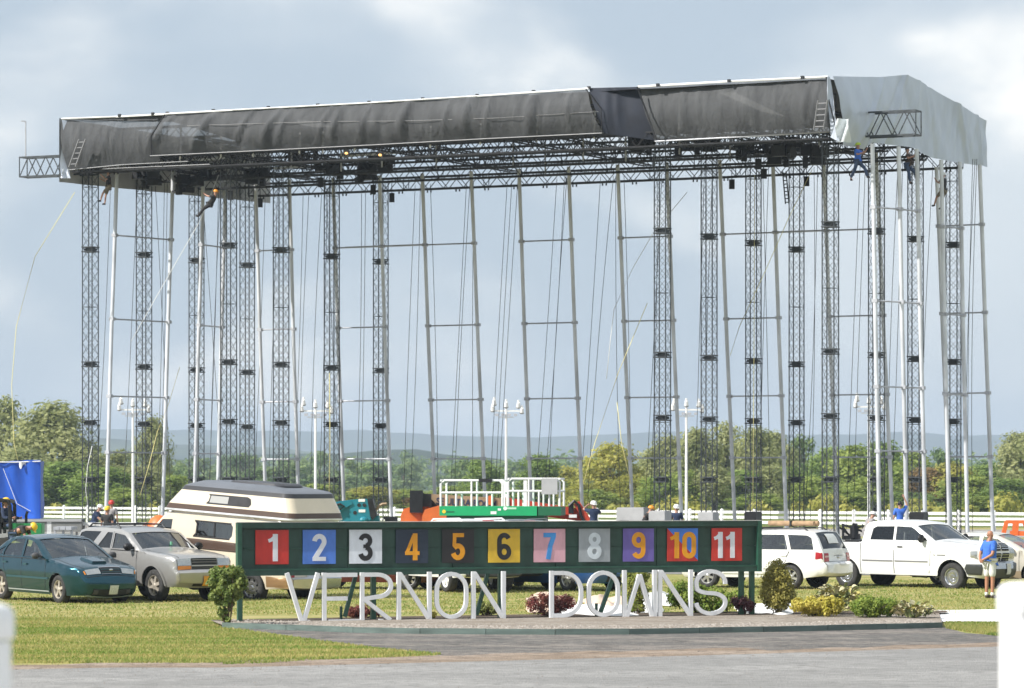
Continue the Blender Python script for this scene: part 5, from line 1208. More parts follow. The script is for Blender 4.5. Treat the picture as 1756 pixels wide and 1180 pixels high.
# ---- 4 white extended-cab pickup
whp = paint('white_car_paint', (.78,.78,.77), 0, .3, .03)
r = car_root('pickup_truck', 'white extended-cab pickup with chrome wheels, nose to the right behind the man', 'pickup', 1635, 1012.5, (1.9,-.85), (.755,-.656), 1.02, -.05); r.rotation_euler.y = .008
pf = [(2.70,.36),(2.82,.44),(2.86,.56),(2.85,.72),(2.78,.77),(2.74,.82),(2.78,1.0),(2.74,1.17),(2.60,1.23),(2.2,1.27),(1.6,1.31),(1.30,1.33),(1.05,1.48),(.60,1.76),(.40,1.835),(.0,1.87),(-.6,1.87),(-.92,1.83),(-1.02,1.72),(-1.10,1.30),(-1.13,1.28),(-1.16,1.28),(-2.78,1.26),(-2.82,1.24),(-2.83,.75),(-2.92,.66),(-2.92,.50),(-2.75,.45)]
c = Car(r, pf, 1.98, 1.24, [(1.90,.385,.47),(-1.62,.385,.46)], .40, whp, .20, (.20,.05), .06, bows={0:.05,1:.09,2:.10,3:.10,4:.05,5:.04,6:.06,7:.06,8:.07,9:.08,10:.08,11:.06,12:.08,13:.06,21:-.42,22:-.42,20:0,23:0})
c.shell([([(1.12,1.35),(.66,1.66),(.52,1.72),(.05,1.73),(.05,1.35)],), ([(-.03,1.35),(-.03,1.73),(-.62,1.72),(-.74,1.66),(-.80,1.35)],M_glassd)], [(11,13,'windscreen',M_glass),(18,19,'rear_window',M_glassd)])
c.seams([[(1.22,1.30),(1.22,.75),(1.16,.46)],[(.01,1.30),(.01,.44)],[(-1.11,1.26),(-1.11,.44)]], .018)
c.side('rub_strip', [(1.15,.80),(.05,.80),(.05,.765),(1.15,.765)], mat('grey_strip', (.2,.2,.2), .5), .014, rnd=False); c.side('rub_strip', [(-.02,.80),(-1.05,.80),(-1.05,.765),(-.02,.765)], mat('grey_strip', (.2,.2,.2), .5), .014, rnd=False)
c.side('name_badge', [(1.72,.985),(1.44,.985),(1.44,.955),(1.72,.955)], mat('grey_strip', (.2,.2,.2), .5), .01, rnd=False); c.side('name_badge', [(1.38,.985),(1.33,.985),(1.33,.955),(1.38,.955)], mat('grey_strip', (.2,.2,.2), .5), .01, rnd=False)
handle(c, [(.22,1.17)], M_black)
dgrey = mat('grey_bumper', (.065,.07,.07), .4, .3)
c.strip('bumper', 1.0, 3.6, -1.0, 1.0, dgrey, .035); c.strip('bumper_chrome', 2.3, 3.5, -.62, .62, M_chrome, .055); c.side('bumper_end', [(2.84,.74),(2.40,.74),(2.34,.62),(2.40,.46),(2.78,.44)], dgrey, .03, rnd=False)
for a, b in ((-.98,-.60),(.60,.98)): c.strip('headlight', 5.35, 6.75, a, b, M_lamp, .02)
c.strip('headlight_shade', 6.85, 7.2, -.99, -.56, M_black, .025)
c.side('marker_lamp', [(2.68,1.10),(2.50,1.09),(2.50,.93),(2.68,.90)], M_lamp, .01, rnd=False)
c.strip('grille_surround', 4.4, 7.9, -.55, .55, whp, .05)
for a, b in ((-.49,-.04),(.04,.49)):
    c.strip('grille', 4.7, 6.15, a, b, M_dark, .065); c.strip('grille', 6.4, 7.6, a, b, M_dark, .065)
    for tt in (5.1, 5.5, 5.9, 6.6, 6.85, 7.1, 7.35): c.strip('grille_slat', tt, tt+.09, a, b, M_chrome, .072)
c.strip('number_plate', 1.6, 2.9, .1, .4, M_plate, .07); c.strip('air_intake', .3, 1.0, -.7, .7, M_dark, .02)
c.strip('tailgate_strip', 23.2, 24.6, -.9, .9, whp, .01)
[c.strip('bonnet_gap', 8.1, 10.8, v, v+.02, MAT['seam'], .004, nv=1) for v in (-.80, .78)]; c.interior(0, (.55,-.35), 1.15, .6, .4); mirror(c, .98, 1.36, M_black, sz=(.14,.28,.24)); wheels(c, .385, .26, M_chrome, style='dish', rim_r=.235)
for sd in (1, -1): MB().bar((-1.2, sd*.91, 1.275), (-2.78, sd*.90, 1.265), .07, .03).build('bed_rail', M_black, r)
MB().box((-1.55,0,1.2), (.5,1.5,.24)).build('tool_box', M_black, r)
for y0 in (.1,-.55): MB().bar((1.30,y0,1.345), (1.14,y0+.5,1.44), .02).build('wiper', M_black, r)
# ---- 5 white estate, tail to the right
r = car_root('parked_suv', 'white estate car with red tail lamps and a paper in the rear window', 'car', 1357, 1010.5, (-1.23,.76), (-.85,.53), 1.04)
pf = [(2.08,.28),(2.18,.36),(2.20,.55),(2.14,.64),(2.08,.76),(1.95,.84),(1.15,.99),(.95,1.01),(.62,1.20),(.28,1.43),(0,1.52),(-.8,1.56),(-1.55,1.55),(-1.86,1.50),(-1.98,1.34),(-2.13,1.04),(-2.18,.92),(-2.19,.72),(-2.27,.64),(-2.28,.46),(-2.16,.36)]
c = Car(r, pf, 1.735, 1.0, [(1.29,.325,.39),(-1.23,.325,.39)], .30, whp, .24, (.20,.10), .06, bows={0:.05,1:.08,2:.09,3:.08,7:.05,8:.07,9:.05,13:.04,14:.06,15:.05,17:.06,18:.09,19:.08})
c.shell([([(.72,1.05),(.34,1.32),(.05,1.42),(-.22,1.44),(-.22,1.05)],), ([(-.30,1.05),(-.30,1.445),(-1.02,1.445),(-1.16,1.05)],), ([(-1.26,1.05),(-1.12,1.445),(-1.70,1.43),(-1.83,1.36),(-1.92,1.05)],)], [(7,9,'windscreen',M_glass),(13,15,'rear_window',M_glassd)])
c.seams([[(.86,1.0),(.86,.5),(.80,.33)],[(-.26,1.03),(-.26,.33)],[(-1.2,1.0),(-1.1,.72),(-.86,.55)]])
c.strip('rear_bumper', 17.1, 19.6, -1, 1, whp, .03)
for v, w_ in ((-1.0,.30),(.70,.30)): c.strip('tail_light', 15.7, 16.95, v, v+w_, M_red, .014); c.strip('tail_light_band', 16.15, 16.4, v+.02, v+w_-.02, mat('pale_lamp', (.6,.35,.33), .2), .02)
c.side('tail_light', [(-1.98,.99),(-2.15,.97),(-2.18,.80),(-1.98,.80)], M_red, .012, rnd=False)
c.strip('number_plate', 17.2, 18.2, -.22, .22, M_plate, .05); c.strip('paper', 13.45, 14.5, -.40, .40, M_white, .006); c.strip('hatch_gap', 16.95, 17.08, -.72, .72, mat('seam', (.015,.015,.016), .8), .008)
MB().ell(c.sp(16.4, 0, .02), (.02,.05,.03), 8, 5).build('badge', M_chrome, r, 60); c.strip('name_badge', 16.1, 16.2, -.4, .3, mat('grey_strip', (.2,.2,.2), .5), .008)
handle(c, [(-.12,.88),(-1.05,.9)], whp); c.side('sill_strip', [(.80,.50),(-.80,.50),(-.80,.40),(.80,.40)], whp, .02, rnd=False)
for sd in (1, -1): MB().path([(.0, sd*.56, 1.53), (-.1, sd*.56, 1.59), (-1.5, sd*.56, 1.62), (-1.62, sd*.56, 1.55)], .018, 6).build('roof_rail', M_black, r)
for x in (-.25,-1.25): MB().bar((x,-.6,1.625), (x,.6,1.625), .05, .035).build('roof_bar', M_black, r)
c.interior(0, (.1,-.75), .75, .55); wheels(c, .325, .2, M_rim, spokes=6); mirror(c, .66, 1.04, whp)
roofmat = r
rt = thing('rolled_mat', 'tan rolled mat strapped on the roof of the white estate car', 'roll', r.matrix_basis @ Vector((-.85,-.15,1.735)), r.rotation_euler.z)
MB().tube((-.75,0,0), (.75,.0,0), .075, 12).tube((-.7,.17,0), (.72,.16,0), .07, 12).build('roll', mat('tan_mat', (.36,.24,.14), .9, var=.2, scale=6), rt, 60)
MB().box((0,.08,-.005), (.05,.36,.17)).build('strap', M_black, rt)
# ---- 6 pale saloon at the right edge
r = car_root('parked_car', 'pale cream saloon behind the pickup at the right edge', 'car', 1775, 1006, (1.3,-.72), (.90,-.43), 1.04)
gold = paint('pale_gold_paint', (.62,.58,.50), .2, .3)
pf = [(2.26,.22),(2.36,.34),(2.38,.5),(2.32,.62),(2.24,.74),(2.0,.82),(1.3,.95),(1.05,.98),(.6,1.22),(.2,1.39),(-.1,1.44),(-.6,1.45),(-1.0,1.40),(-1.3,1.28),(-1.75,1.06),(-2.25,1.02),(-2.36,.9),(-2.40,.5),(-2.3,.25)]
c = Car(r, pf, 1.78, .96, [(1.32,.32,.375),(-1.38,.32,.375)], .2, gold, .30, (.22,.12), .07, bows={1:.09,2:.1,3:.08,7:.06,8:.07})
c.shell([([(.75,1.01),(.25,1.29),(-.15,1.37),(-.18,1.01)],), ([(-.26,1.01),(-.25,1.375),(-.85,1.36),(-1.15,1.22),(-1.3,1.01)],)], [(7,9,'windscreen',M_glass),(12,14,'rear_window',M_glass)])
c.seams([[(.9,.96),(.9,.3)],[(-.22,1.0),(-.22,.3)]]); c.side('lower_panel', [(.95,.42),(-1.0,.42),(-1.0,.22),(.95,.22)], mat('gold_lower', (.42,.33,.22), .4, .2), .006, rnd=False)
c.interior(0, (.1,-.8), .8, .55); mirror(c, .66, 1.0, gold); wheels(c, .32, .2, M_rim, spokes=7); handle(c, [(-.05,.86),(-1.1,.88)], gold)
for a, b in ((-.97,-.5),(.5,.97)): c.strip('headlight', 3.2, 4.3, a, b, M_lamp, .012)
# ---- 7 blue saloon behind the letters
r = car_root('parked_car', 'shiny blue saloon seen under the board behind the letters D and O', 'car', 975, 1013.5, (1.3,-.74), (.62,-.785), 1.04)
blu = paint('blue_paint', (.025,.085,.24), .3, .2)
c = Car(r, pf, 1.76, .96, [(1.32,.32,.375),(-1.38,.32,.375)], .2, blu, .30, (.22,.12), .07, bows={1:.09,2:.1,3:.08,7:.06,8:.07})
c.shell([([(.75,1.01),(.25,1.29),(-.15,1.37),(-.18,1.01)],), ([(-.26,1.01),(-.25,1.375),(-.85,1.36),(-1.15,1.22),(-1.3,1.01)],)], [(7,9,'windscreen',M_glass),(12,14,'rear_window',M_glass)])
c.seams([[(.9,.96),(.9,.3)],[(-.22,1.0),(-.22,.3)]]); c.interior(0, (.1,-.8), .8, .55); wheels(c, .32, .2, M_rim, spokes=7); mirror(c, .66, 1.0, blu)
for a, b in ((-.97,-.5),(.5,.97)): c.strip('headlight', 3.2, 4.3, a, b, M_lamp, .012)
c.strip('air_intake', .5, 1.4, -.6, .6, M_dark, .006); c.strip('grille', 3.1, 3.9, -.3, .3, M_dark, .012)
# ---- 8 white van-like SUV, mostly hidden: roof with red lamp above the board, wheels below
pf2 = [(2.3,.36),(2.42,.5),(2.42,.72),(2.34,.85),(2.25,1.08),(1.4,1.18),(1.2,1.22),(.85,1.5),(.5,1.78),(.2,1.88),(-.8,1.93),(-1.8,1.92),(-2.15,1.86),(-2.28,1.6),(-2.40,1.15),(-2.44,.9),(-2.50,.7),(-2.50,.5),(-2.36,.42)]
def hidden_suv(label, wx, wpy, wxy, h, sc, pm_, rim):
    r = car_root('parked_suv', label, 'car', wx, wpy, wxy, h, sc); c = Car(r, pf2, 1.95, 1.18, [(1.5,.37,.45),(-1.45,.37,.45)], .40, pm_, .2, (.16,.08), .07, bows={1:.07,2:.08,6:.05,7:.07,12:.05,13:.06,14:.05})
    c.shell([([(.95,1.26),(.52,1.66),(.1,1.76),(.1,1.26)],), ([(0,1.26),(0,1.77),(-.9,1.79),(-.9,1.26)],M_glassd), ([(-1.0,1.26),(-1.0,1.79),(-1.9,1.78),(-2.1,1.26)],M_glassd)], [(6,8,'windscreen',M_glass),(12,14,'rear_window',M_glassd)])
    c.strip('high_brake_lamp', 11.86, 12.1, -.22, .22, M_red, .03)
    for v in (-1.0,.84): c.strip('tail_light', 14.1, 15.2, v, v+.16, M_red, .014)
    c.strip('rear_bumper', 15.4, 17.4, -1, 1, dgrey, .05); c.interior(0, (.4,-.6), 1.05, .6); mirror(c, .9, 1.28, M_black); wheels(c, .37, .25, rim, spokes=6)
    for sd in (1, -1): MB().path([(.2, sd*.62, 1.88), (.05, sd*.62, 1.95), (-1.7, sd*.62, 1.98), (-1.9, sd*.62, 1.91)], .02, 6).build('roof_rail', pm_, r)
    return r, c
hidden_suv('white high-roofed car whose red brake lamp shows above panel 4 and 5', 771, 1016, (-1.45,.8), (-.42,.907), 1.0, whp, M_white)
# ---- 9 dark red car behind R, dark off-roader behind the second N
dred = paint('dark_red_paint', (.09,.012,.014), .2, .3)
r = car_root('parked_car', 'dark red saloon glimpsed low behind the letter R', 'car', 728, 1009, (-1.3,-.72), (-.95,.31), 1.0)
c = Car(r, pf, 1.76, .96, [(1.32,.32,.375),(-1.38,.32,.375)], .2, dred, .30, (.22,.12), .07)
c.shell([([(.75,1.01),(.25,1.29),(-.15,1.37),(-.18,1.01)],), ([(-.26,1.01),(-.25,1.375),(-.85,1.36),(-1.15,1.22),(-1.3,1.01)],)], [(7,9,'windscreen',M_glass),(12,14,'rear_window',M_glass)]); wheels(c, .32, .2, M_rim, spokes=7)
for v in (-.98,.72): c.strip('tail_light', 15.4, 16.3, v, v+.26, M_red, .014)
hidden_suv('dark off-roader standing behind the last N of the first word', 849, 1011, (-1.45,.8), (-.30,.954), .98, mat('black_paint', (.02,.02,.022), .3, coat=.5), M_white)
# ================================================================== MACHINES AND STORES BY THE STAGE
orange = mat('machine_orange', (.72,.16,.035), .45, var=.1, scale=2); redor = mat('machine_red', (.50,.055,.025), .45, var=.15, scale=2); tan = mat('boom_tan', (.36,.25,.15), .6, var=.12, scale=2)
mteal = mat('machine_teal', (.015,.20,.26), .4, var=.12, scale=2); mgreen = mat('machine_green', (.01,.36,.13), .4, var=.08, scale=2); mgreend = mat('machine_dark_green', (.008,.12,.05), .5); grey = mat('box_grey', (.40,.40,.40), .6, var=.1, scale=2)
def text(body, size, m, name, parent, loc, rot, ext=.004, xs=1.0, off=0.0):
    cu = bpy.data.curves.new(name, 'FONT'); cu.body = body; cu.size = size; cu.extrude = ext; cu.offset = off; cu.align_x = 'CENTER'; cu.align_y = 'CENTER'
    o = bpy.data.objects.new(name, cu); COL.objects.link(o); me = bpy.data.meshes.new_from_object(o.evaluated_get(bpy.context.evaluated_depsgraph_get())); bpy.data.objects.remove(o); o = bpy.data.objects.new(name, me); COL.objects.link(o); me.materials.clear(); me.materials.append(m); o.parent = parent; o.location = loc; o.rotation_euler = rot; o.scale = (xs,1,1); return o
# green scissor lift with white guard rails
d = 140.0; t = thing('scissor_lift', 'green scissor lift with white guard rails behind the middle of the board', 'scissor lift', (X(862, d), d, 0), math.radians(-6))
x0, x1 = X(758, d)-X(862, d), X(966, d)-X(862, d); zt, zb = Z(868, d), Z(884, d); wy = .95
MB().box(((x0+x1)/2-.45, 0, (zt+zb)/2), (x1-x0-.9, 2*wy, zt-zb)).build('deck', mgreen, t); MB().box((x1-.43, 0, (zt+zb)/2-.005), (.88, 2*wy-.06, zt-zb-.02)).build('deck_extension', mgreend, t)
MB().box(((x0+x1)/2-.2, 0, zb-.14), (x1-x0-.9, 1.6, .27)).build('frame', mgreend, t)
for k in range(5): MB().bar((x0+.5, -.75+.375*k, 1.0), (x1-1.2, -.75+.375*k, zb-.3), .09).build('scissor_arm', mgreend, t) if k in (0, 4) else None
MB().box((0,0,.72), (3.6,1.7,.55)).build('chassis', mgreen, t)
for sx in (-1, 1):
    for sy in (-1, 1): MB().tube((sx*1.3, sy*.7, .42), (sx*1.3, sy*1.0, .42), .42, 20).build('wheel', M_tyre, t, 40)
H1, H2 = Z(824, d), Z(845, d)
def rails(xa, xb, z1, z2, n, nm):
    for sy in (-1, 1):
        y = sy*(wy-.05); rd = .045
        MB().path([(xa, y, zt), (xa, y, z1-.12), (xa+.12, y, z1), (xb-.12, y, z1), (xb, y, z1-.12), (xb, y, zt)], rd, 7).build('guard_rail', M_white, t, 60)
        MB().tube((xa, y, z2), (xb, y, z2), rd, 7).build('mid_rail', M_white, t, 60)
        for k in range(1, n):
            x = xa+(xb-xa)*k/n; MB().tube((x, y, zt), (x, y, z1 if k % 2 == 0 or n < 4 else z2), .04, 7).build('rail_post', M_white, t, 60)
    for x in (xa, xb):
        for z in (z1, z2): MB().tube((x, -wy+.05, z), (x, wy-.05, z), .04, 7).build('end_rail', M_white, t, 60)
rails(x0+.05, X(866,d)-X(862,d), H1, H2, 4, 'a'); rails(X(876,d)-X(862,d), x1-.05, H1+.06, H2+.06, 5, 'b')
for px in (868, 905): MB().box((X(px,d)-X(862,d), -wy+.05, (zt+H1)/2), (.13,.05,H1-zt)).build('gate_post', M_white, t)
MB().box((X(947,d)-X(862,d), -wy-.02, Z(834, d)), (.60,.12,.60)).build('control_box', grey, t); MB().box((X(837,d)-X(862,d), -wy+.02, H1), (.5,.1,.13)).build('rail_pad', M_black, t)
MB().tube((X(766,d)-X(862,d), -wy-.012, Z(877,d)), (X(766,d)-X(862,d), -wy+.01, Z(877,d)), .07, 14).build('round_decal', mat('decal_yellow', (.8,.6,.05), .5), t)
MB().box((X(777,d)-X(862,d), -wy-.003, Z(877.5,d)), (.30,.006,.05)).build('decal', mgreend, t)
MB().tube((X(871,d)-X(862,d), -wy-.010, Z(871.5,d)), (X(871,d)-X(862,d), -wy+.01, Z(871.5,d)), .075, 14).build('round_decal', M_white, t); MB().box((X(882,d)-X(862,d), -wy-.003, Z(871.5,d)), (.36,.006,.07)).build('decal', mat('faint_decal', (.45,.7,.5), .5), t); MB().box((X(851,d)-X(862,d), -wy-.004, Z(879,d)), (.22,.008,.11)).build('decal', M_white, t); MB().box((X(861,d)-X(862,d), -wy-.004, Z(873.5,d)), (.12,.008,.08)).build('decal', M_white, t)
# orange boom lift behind it
d = 144.0; ox = X(800, d); t = thing('boom_lift', 'orange boom lift with a long tan boom lying behind the scissor lift', 'boom lift', (ox, d, 0)); q = lambda px, py, y=0: (X(px, d)-ox, y, Z(py, d))
def hood(name, px0, px1, py0, py1, dep, m, y=0.0):
    a = q(px0, py1); b = q(px1, py0); w2 = (b[0]-a[0]); mb = MB(); pr = [(0,0),(w2,0),(w2,(b[2]-a[2])*.72),(w2*.9,(b[2]-a[2])*.95),(w2*.55,b[2]-a[2]),(w2*.1,(b[2]-a[2])*.86),(0,(b[2]-a[2])*.6)]
    n = len(pr); mb.v = [(a[0]+x, y-dep/2, a[2]+z) for x, z in pr]+[(a[0]+x, y+dep/2, a[2]+z) for x, z in pr]; mb.f = [tuple(range(n)), tuple(range(2*n-1, n-1, -1))]+[(k, n+k, n+(k+1) % n, (k+1) % n) for k in range(n)]
    return mb.build(name, m, t)
hood('engine_cover', 688, 742, 866, 912, 1.6, orange); hood('engine_cover', 725, 775, 867, 912, 1.9, orange, -.3)
MB().box(q(715, 860, -.9), (.50,.4,.86)).build('counterweight', M_black, t); MB().box(q(731, 858, -.7), (.42,.5,.5)).build('valve_box', M_black, t)
MB().add([q(724,843,-.6), q(742,858,-.6), q(754,872,-.6), q(726,876,-.6), q(724,843,-.2), q(742,858,-.2), q(754,872,-.2), q(726,876,-.2)], [(0,1,2,3),(7,6,5,4),(0,4,5,1),(1,5,6,2),(2,6,7,3),(3,7,4,0)]).build('boom_pivot', M_black, t)
MB().bar(q(738, 857), q(870, 864.5), .5, .44).build('boom_section', tan, t)
MB().bar(q(866, 859.5), q(1000, 880), .36, .30).build('boom_section', redor, t); MB().bar(q(905, 876,.35), q(1000, 889,.35), .3, .26).build('lower_boom', redor, t)
MB().bar(q(988, 862,-.3), q(1012, 900,-.3), .26, .26).build('jib', redor, t); MB().path([q(975,868,-.45), q(984,859,-.45), q(992,866,-.45), q(996,884,-.45), q(1002,897,-.45)], .07, 6).build('hose_bundle', M_black, t)
MB().box(q(982,885,-.4), (.3,.15,.12)).build('lamp', M_white, t); MB().box(q(979,872,-.35), (.2,.2,.4)).build('valve_block', M_black, t)
text('SE ULTRA BOOM', .36, mat('boom_lettering', (.04,.05,.10), .5), 'lettering', t, q(800, 862.5, -.262), (PI/2,.057,0), off=.008, xs=.86); MB().box(q(841,858,-.3), (.16,.12,.36)).build('boom_stop', orange, t)
MB().box((0,0,.8), (4.2,2.2,.6)).build('chassis', orange, t)
for sx in (-1.5, 1.5):
    for sy in (-1, 1): MB().tube((sx, sy*.8, .5), (sx, sy*1.15, .5), .5, 20).build('wheel', M_tyre, t, 40)
# teal telehandler carriage
d = 118.0; ox = X(615, d); t = thing('telehandler', 'teal telescopic handler showing its boom head above panels 2 and 3', 'machine', (ox, d, 0)); q = lambda px, py, y=0: (X(px, d)-ox, y, Z(py, d))
def plate(name, pts, y0, y1, m):
    n = len(pts); vs = [q(a, b, y0) for a, b in pts]+[q(a, b, y1) for a, b in pts]; MB().add(vs, [tuple(range(n)), tuple(range(2*n-1, n-1, -1))]+[(k, n+k, n+(k+1) % n, (k+1) % n) for k in range(n)]).build(name, m, t)
plate('boom_head', [(566,862),(602,857),(636,855),(641,889),(634,896),(605,895),(582,893)], -.5, .5, mteal)
plate('side_plate', [(602,857.5),(631,855.2),(637,890),(628,897),(604,896),(600,880)], -.56, -.502, mteal); plate('end_plate', [(631,855.2),(640,855),(647,884),(640,891),(636,885)], -.62, .62, M_black); plate('linkage', [(634,889),(650,884),(652,897),(632,899)], -.4, .4, mteal)
plate('hydraulic_arm', [(572,864),(602,858),(606,864),(592,872),(578,884)], -.60, -.51, mteal)
for px, py, rr in ((617,866,.06),(626,866,.06),(610,879,.06)): MB().tube(q(px,py,-.575), q(px,py,-.555), rr, 12).build('pin_hole', M_dark, t)
for px, py in ((621.5,858),(622,876)): MB().box(q(px, py, -.567), (.21,.012,.09)).build('decal', M_white, t)
MB().path([q(577,866,-.62), q(585,864,-.66), q(592,868,-.64), q(584,874,-.62)], .035, 6).build('hydraulic_hose', M_dark, t); MB().ell(q(625,891,-.62), (.14,.1,.1), 10, 6).build('pivot_boss', mteal, t)
MB().path([q(644,876), q(650,868), q(656,864.5), q(663,864)], .05, 6).build('bent_pipe', tan, t)
MB().box((.1,0,1.0), (2.2,1.4,.9)).build('chassis', mteal, t)
for sx in (-.9, 1.0):
    for sy in (-1, 1): MB().tube((sx, sy*.7, .5), (sx, sy*1.0, .5), .5, 20).build('wheel', M_tyre, t, 40)
tag(MB().box((0,0,.9), (.42,.4,1.8)).box((-.2,-.1,1.75), (.1,.3,.1)).build('equipment_case', M_black, None, loc=(X(671,125), 125, 0)), 'small black case on a stand right of the teal machine', 'case')
# grey generators, cases by the tower feet
def case(px0, px1, py0, d, m, label, name='generator', cat='generator', base=.0, grp=None):
    t = thing(name, label, cat, (X((px0+px1)/2, d), d, 0), SA*.6, grp); w2 = (px1-px0)/F*d; h = Z(py0, d)
    MB().box((0,0,(h+.35)/2+.0), (w2,1.1,h-.35)).build('housing', m, t); MB().box((0,0,.25), (w2*.9,.9,.2)).build('skid', M_black, t)
    MB().box((-w2*.2,-.56,h*.6), (w2*.35,.02,h*.3)).build('louvre', M_dark, t); MB().box((w2*.25,-.56,h*.62), (w2*.2,.02,h*.2)).build('panel', M_alud, t); MB().box((0,0,h+.02), (w2*.96,1.0,.04)).build('lid', m, t)
    return t
case(1062, 1110, 872, 150, grey, 'grey generator box standing right of the worker raising his arm'); case(1118, 1146, 878, 140, grey, 'small grey winch box at the foot of the foremost inner-right tower', 'winch_box', 'winch')
case(1202, 1228, 880, 146, grey, 'small grey winch box at the second inner-right tower', 'winch_box', 'winch'); case(1281, 1302, 879, 150, M_black, 'black winch box at the third inner-right tower', 'winch_box', 'winch')
gb = bpy.data.objects.new('gear_bundle', gm); COL.objects.link(gb); gb.location = (X(1460,152), 152, .75); gb.scale = (.62,.62,1.3); tag(gb, 'dark bundle of gear right of the foremost far-right tower', 'gear'); case(1563, 1588, 880, 140, M_black, 'black lidded case standing behind the pickup cab', 'flight_case', 'case')
# orange frame machine at the right edge
d = 128.0; ox = X(1740, d); t = thing('loader_frame', 'orange frame of a small loader at the right edge', 'machine', (ox, d, 0)); q = lambda px, py, y=0: (X(px, d)-ox, y, Z(py, d))
for a, b, w_ in (((1719,922),(1726,895),.14),((1725,895),(1760,895),.12),((1742,897),(1740,918),.2),((1732,914),(1775,916),.16),((1757,897),(1766,920),.14)): MB().bar(q(*a), q(*b), w_, w_).build('frame_bar', orange, t)
MB().box((.4,0,.65), (1.6,1.1,.5)).build('chassis', orange, t)
for sx in (-.3, 1.1): MB().tube((sx,-.6,.35), (sx,-.35,.35), .35, 16).build('wheel', M_tyre, t)
# blue tarpaulin load on a flat trailer, platform
blue = mat('blue_tarpaulin', (.02,.11,.56), .42, var=.15, scale=.8, bump=.3, bscale=1.5, stretch=(1.6,1,.5))
d = 150.0; t = thing('tarpaulin_load', 'tall load wrapped in bright blue tarpaulin at the left edge', 'tarpaulin', (X(10, d), d, 0), math.radians(3)); hw = (73-10)/F*d; z0, z1 = Z(889, d), Z(791, d)
def tarp(sgn):
    def fn(u, v):
        x = -2.2+(2.2+hw)*u; z = z0+(z1-z0)*v; return (x, -1.2+.04*math.sin(u*31+v*2)+.03*math.sin(u*13+v*6)+.10*abs(math.sin(u*PI*2.0))**8*(1-v), z-.05*math.sin(u*PI*1.5)*v)
    return fn
MB().grid(tarp(1), 40, 10).build('front_sheet', blue, t, 180); MB().grid(lambda u, v: (hw-.05+.03*math.sin(v*7)+.0*u, -1.2+2.4*u, z0+(z1-z0)*v), 6, 8).build('end_sheet', blue, t, 180); MB().grid(lambda u, v: (-2.2+(2.15+hw)*u, -1.2+2.4*v, z1-.05*math.sin(u*PI*1.5)), 12, 4).build('top_sheet', blue, t, 180)
MB().path([(-2.2,-1.24,z1-.02), (hw*.3,-1.24,z1-.05), (hw,-1.24,z1-.01)], .025, 5).build('edge_rope', M_white, t); MB().grid(lambda u, v: (hw-.85+.25*u, -1.26-.05*math.sin(u*5), z1-.05-.28*v*(.6+.4*math.sin(u*6))), 5, 4).build('loose_corner', cloth_w, t)
for a, b in (((-.0,-1.26,z1-.3),(.55,-1.26,z0+.6)),((.55,-1.26,z0+.6),(1.1,-1.26,z0+.3))): MB().tube(a, b, .012, 5).build('lashing', wht_m, t)
t = thing('flat_trailer', 'flat grey trailer carrying the blue tarpaulin load', 'trailer', (X(50, d), d-.1, 0), math.radians(3))
MB().box((0,0,Z(901,d)), (4.4,2.3,.5)).build('bed', mat('trailer_grey', (.22,.22,.21), .6, var=.1), t); MB().box((0,0,Z(892,d)), (4.4,2.4,.1)).build('deck', grey, t)
for sx in (-1.5,-.4): MB().tube((sx,-1.1,.45), (sx,-.8,.45), .45, 16).build('wheel', M_tyre, t)
MB().box((.9,-1.1,Z(905,d)), (.18,.1,.6)).build('leg', M_white, t)
for k, (px0, px1, py, dd, mm_, lb) in enumerate(((128,250,896,150,M_white,'long white stage platform in front of the left towers'),(96,128,903,140,M_alud,'stack of dark grey deck panels left of the white platform'))):
    t = thing('stage_platform', lb, 'platform', (X((px0+px1)/2, dd), dd, 0), math.radians(-4)); w2 = (px1-px0)/F*dd; h = Z(py, dd)
    for j in range(3): MB().box((-w2/3+j*w2/3, 0, h-.06), (w2/3-.02, 1.2, .12)).build('deck_panel', mm_, t)
    for sx in (-1, 0, 1): MB().box((sx*w2*.45, -.4, (h-.12)/2), (.08,.08,h-.12)).build('leg', M_alud, t)
t = thing('orange_barrier', 'orange plastic barrier drum in front of the camper cab', 'barrier', (X(273,150), 150, 0)); MB().ell((0,0,.9), (.55,.5,.75), 14, 9).build('body', orange, t, 80); MB().box((.05,-.45,.95), (.2,.12,.3)).build('panel', M_white, t)
# green tractor with roll bar
d = 118.0; ox = X(40, d); t = thing('tractor', 'small green tractor with a black roll bar and a driver at the left edge', 'tractor', (ox, d, 0)); q = lambda px, py, y=0: (X(px, d)-ox, y, Z(py, d))
MB().box(((X(48,d)-ox), 0, Z(912,d)), (.95,.8,.55)).build('bonnet', mat('tractor_green', (.02,.22,.07), .4, var=.1), t, None); MB().box((X(66,d)-ox, 0, Z(911,d)), (.3,.7,.42)).build('nose', mat('tractor_green2', (.02,.30,.10), .4), t); MB().box((X(25,d)-ox, 0, .85), (1.5,.9,.5)).build('chassis', mat('tractor_green', (.02,.22,.07), .4), t)
for y in (-.55,.55): MB().path([q(4,915,y), q(2,862,y), q(0,858,y)], .06, 7).path([q(22,915,y), q(21,866,y), q(17,859,y), q(2,857,y)], .06, 7).build('roll_bar', M_black, t)
MB().bar(q(3,858,-.55), q(3,858,.55), .1).bar(q(19,860,-.55), q(19,860,.55), .1).build('roll_bar_cross', M_black, t); MB().path([q(45,905), q(45,884), q(47,877)], .045, 7).build('exhaust', M_black, t); MB().box(q(44,909,-.42), (.12,.02,.1)).build('lamp', M_amber, t)
for sx, rr in ((-.6,.6),(.8,.4)):
    for sy in (-1, 1): MB().tube((sx, sy*.55, rr), (sx, sy*.85, rr), rr, 20).build('wheel', M_tyre, t, 40)
